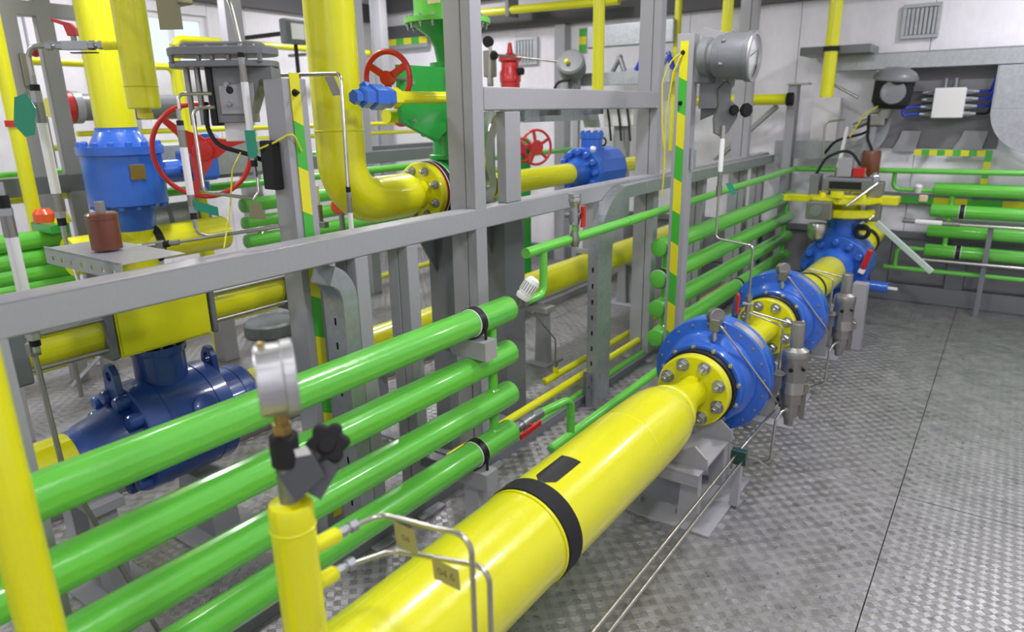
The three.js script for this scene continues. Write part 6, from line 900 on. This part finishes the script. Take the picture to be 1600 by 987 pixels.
  { const z = -6.9, a = zq(943, 190, z), b = zq(990, 172, z), t = T('junction_box', 'white box with black cables seen under the upper cross beam right of the blue valve', 'box', a); t.add('case', bb(a.x, b.x, a.y - .05, b.y + .1, z - .2, z, .01), M.white); t.add('stand', bb(a.x + .1, b.x - .1, 0, a.y - .052, z - .15, z - .05, .003), M.grey); for (const f of [.15, .5, .8]) t.add('cable', sweep([V(a.x + (b.x - a.x) * f, a.y + .15, z + .02), V(a.x + (b.x - a.x) * (f + .1), a.y - .02, z + .03), V(a.x + (b.x - a.x) * (f + .15), a.y - .2, z + .02)], .012, .08, 8), M.rubber); }
  { const z = -6.4, c = zq(893, 102, z), t = T('transmitter', 'round grey transmitter with a black cable behind the upper cross beam', 'instrument', c); t.add('head', [lat([[0, -.1], [.13, -.1], [.14, -.08], [.14, .06], [.12, .08], [0, .09]], c, V(.3, .5, .8), 28)], M.greyBox); t.add('cover', [box(c.x - .12, c.y - .12, z - .1, .1, .4, .1, .01)], M.zinc); t.add('stand', bb(c.x - .03, c.x + .03, 0, c.y - .1, z - .14, z - .08, .003), M.grey); t.add('knob', cyl(V(c.x + .02, c.y + .02, z + .1), V(c.x + .02, c.y + .04, z + .14), .02, 10), M.yellow); t.add('cable', sweep([V(c.x + .05, c.y - .14, z + .1), V(c.x - .1, c.y - .16, z + .12), V(c.x - .17, c.y - .3, z + .1)], .014, .1, 8), M.rubber); }
  tube('impulse_tube', 'long thin steel tube from the black knobs across the white back wall', [zq(778, 86, -6.0), zq(806, 89, -6.2), zq(880, 97, -6.4)], .012, .1, M.steelDull, 'tube', zq(778, 86, -6.0));
  // posts and a sign on the back wall, stripe bars
  { const z = -7.3, a = zq(874, 90, z), t = T('post', 'grey steel wall post on the white back wall left of the yellow riser', 'post', V(a.x, 0, z)); t.add('column', bb(a.x - .07, a.x + .07, 0, 2.75, z - .14, z, .004), M.grey); const b = zq(908, 80, -7.4), s = T('earthing_bar', 'short upright green and yellow bar on the back wall', 'earthing bar', b); const y0 = drop(b, 82).y, y1 = drop(b, 44).y; for (let i = 0; i < 3; i++) s.add('stripe', bb(b.x - .045, b.x + .045, y0 + (y1 - y0) * i / 3, y0 + (y1 - y0) * (i + 1) / 3, -7.44, -7.43, 0), i % 2 ? M.stripeY : M.stripeG); }
  { const z = -7.35, a = zq(608, 67, z), b = zq(667, 59, z), t = T('earthing_bar', 'level yellow and green bar on the back wall left of the green drum', 'earthing bar', a), n = 5; for (let i = 0; i < n; i++) t.add('stripe', bb(a.x + (b.x - a.x) * i / n, a.x + (b.x - a.x) * (i + 1) / n, a.y - .04, a.y + .04, z, z + .006, 0), i % 2 ? M.stripeG : M.stripeY); t.add('rail', bb(a.x, b.x, a.y - .09, a.y + .02, z - .05, z - .001, .002), M.zinc); }
  { const x = -6.6, p = xq(596, 60, x), t = T('post', 'tall grey post between the wide yellow pipe and the red handwheel', 'post', V(x, 0, p.z)); t.add('column', bb(x - .14, x, 0, 3.5, p.z - .12, p.z, .004), M.grey); t.add('face', bb(x - .16, x - .142, 0, 3.5, p.z - .16, p.z + .02, .003), M.zinc); const q = xq(370, 60, -6.0); one('post', 'light grey post behind the bent steel tube at the upper left', 'post', bb(-6.1, -6, 0, 3.5, q.z - .09, q.z + .09, .004), M.grey, V(-6.05, 0, q.z)); const r = xq(185, 60, -6.9); one('post', 'light post on the left wall behind the hanging yellow pot', 'post', bb(-7, -6.9, 0, 3.5, r.z - .09, r.z + .09, .004), M.grey, V(-6.95, 0, r.z)); }
  { const z = -6.6, p = at(460, 50, 'x', -6.2), t = T('floodlight', 'small black floodlight on the left wall above the thin yellow pipe', 'lamp', p); t.add('case', box(p.x, p.y, p.z, .1, .24, .3, .02), M.greyDark); t.add('front', box(p.x + .055, p.y, p.z, .01, .15, .16, .004), M.white); t.add('arm', [bar(V(p.x, p.y - .12, p.z), V(p.x, p.y - .45, p.z), .03, .03, V(1, 0, 0)), bb(XL + .001, p.x, p.y - .02, p.y + .02, p.z - .02, p.z + .02, .002)], M.rubber); }
  // grey cabinet rows low behind
  { const a = at(590, 255, 'x', -5.4), b = at(690, 235, 'x', -5.4); one('beam', 'grey steel beam low between the wide yellow elbow and the green regulator', 'beam', bb(-5.5, -5.4, b.y - .07, b.y + .1, -7.2, a.z + .2, .004), M.greyDark, V(-5.45, b.y, b.z)); const c = at(645, 210, 'z', -7.0), d = at(690, 190, 'z', -7.0); one('cabinet', 'small white cabinet standing at the back wall left of the green regulator', 'cabinet', bb(c.x - .3, d.x, 0, d.y + .1, -7.3, -7, .006), M.white, V(c.x, 1.2, -7.1)); }
  { const a = at(355, 245, 'x', -4.6), t = T('tray', 'wide galvanised tray behind the lower right of the red handwheel', 'tray', a); t.add('body', bb(-5.1, -4.6, a.y - .12, a.y + .1, a.z - .5, a.z + .5, .003), M.zinc); }
  // floor pipes under the frame
  const fl = (px, py, h, zend, r, label, m = M.yellow) => { const a = yq(px, py, h), t = T('floor_pipe', label, 'pipe', a); t.add('pipe', lat([[0, 0], [r * .7, .002], [r, r * .4], [r, .3], [r, a.z - zend]], a, dz, 18), m); return [t, a]; };
  const [f1, p1] = fl(850, 597, .13, -6.8, .023, 'short yellow floor pipe with a thin steel tube rising from its near end'); { const s = at(868, 560, 'x', p1.x); f1.add('tee', cyl(V(p1.x, p1.y, s.z), V(p1.x, p1.y + .06, s.z), .018, 16), M.yellow); f1.add('tee_nut', cyl(V(p1.x, p1.y + .06, s.z), V(p1.x, p1.y + .1, s.z), .014, 6), M.steelDull); f1.add('tube', sweep([V(p1.x, p1.y + .09, s.z), V(p1.x, drop(V(p1.x, .3, s.z), 530).y, s.z), at(832, 488, 'x', -2.1)], .0055, .05, 10), M.steelDull); }
  fl(700, 715, .14, -6.8, .023, 'long yellow floor pipe running below the frame under the lowest near green pipe'); fl(640, 790, .05, -6.9, .02, 'thin green floor pipe running below the frame', M.green);
  for (const [px, pt, pb, lb] of [[917, 566, 612, 'small grey stub post holding the yellow floor pipes, farther one'], [912, 585, 634, 'small grey stub post with a bolt hole holding the yellow floor pipes']]) { const p = yq(px, pb, 0), q = drop(p, pt); const t = T('stub_post', lb, 'post', V(p.x, 0, p.z)); t.add('web', bb(p.x - .03, p.x + .025, 0, q.y, p.z - .05, p.z - .042, .001), M.greyDark); t.add('flange', bb(p.x + .019, p.x + .025, 0, q.y, p.z - .042, p.z + .01, .001), M.greyDark); t.add('hole', cyl(V(p.x + .0255, q.y * .6, p.z - .015), V(p.x + .0262, q.y * .6, p.z - .015), .008, 10), M.black); }
  for (const [px, py, lb] of [[580, 436, 'thin yellow floor pipe farther back, seen between the short posts'], [660, 413, 'second thin yellow floor pipe farther back near the tall double post'], [380, 492, 'thin yellow floor pipe behind the actuator on the left']]) { const a = yq(px, py, .1), t = T('floor_pipe', lb, 'pipe', V(a.x, .1, -3)); t.add('pipe', cyl(V(a.x, .1, 1), V(a.x, .1, -7), .022, 18), M.yellow); }
  { const t = T('floor_channel', 'low grey cable channel on the floor behind the second gas line', 'channel', V(-3.45, 0, -3)); t.add('base', bb(-3.55, -3.4, 0, .03, -7, 1.2, .003), M.greyDark); t.add('rim', [bb(-3.4, -3.392, 0, .07, -7, 1.2, .001), bb(-3.558, -3.55, 0, .07, -7, 1.2, .001)], M.grey); }
  { const c = at(420, 500, 'y', .12), t = T('valve_cover', 'round dull metal cover on the floor behind the second gas line', 'cover', V(c.x, 0, c.z)); t.add('cover', lat([[.20, 0], [.21, .01], [.21, .1], [.19, .12], [0, .13]], V(c.x, 0, c.z), Y, 36), M.zincDark); }
  { const p = at(530, 323, 'x', -2.9), t = T('stop_valve', 'small stop valve with a bright orange round knob left of the wide yellow elbow', 'valve', p); t.add('knob', lat([[0, 0], [.035, 0], [.042, .01], [.042, .05], [.035, .06], [0, .06]], p, V(.7, .2, .7), 20), M.orange); t.add('stem', cyl(p, mv(p, V(.7, .2, .7).normalize(), -.14), .012, 10), M.cableBlue); { const e = mv(p, V(.7, .2, .7).normalize(), -.13); t.add('riser', cyl(V(e.x, 0, e.z), e, .015, 12), M.steelDull); } const q = at(494, 290, 'x', -2.7), u = T('hose', 'short white hose piece between the striped post and the wide yellow elbow', 'hose', q); u.add('sleeve', cyl(q, drop(q, 320), .012, 14), M.white); u.add('fitting', [cyl(drop(q, 320), drop(q, 348), .02, 6), box(drop(q, 350).x, drop(q, 350).y, q.z, .1, .03, .03, .004)], M.steelDull); }
}
scene.traverse((o) => { if (o.isMesh) { o.castShadow = true; o.receiveShadow = true; } if (o.isLight) o.castShadow = true; });
renderer.render(scene, camera);
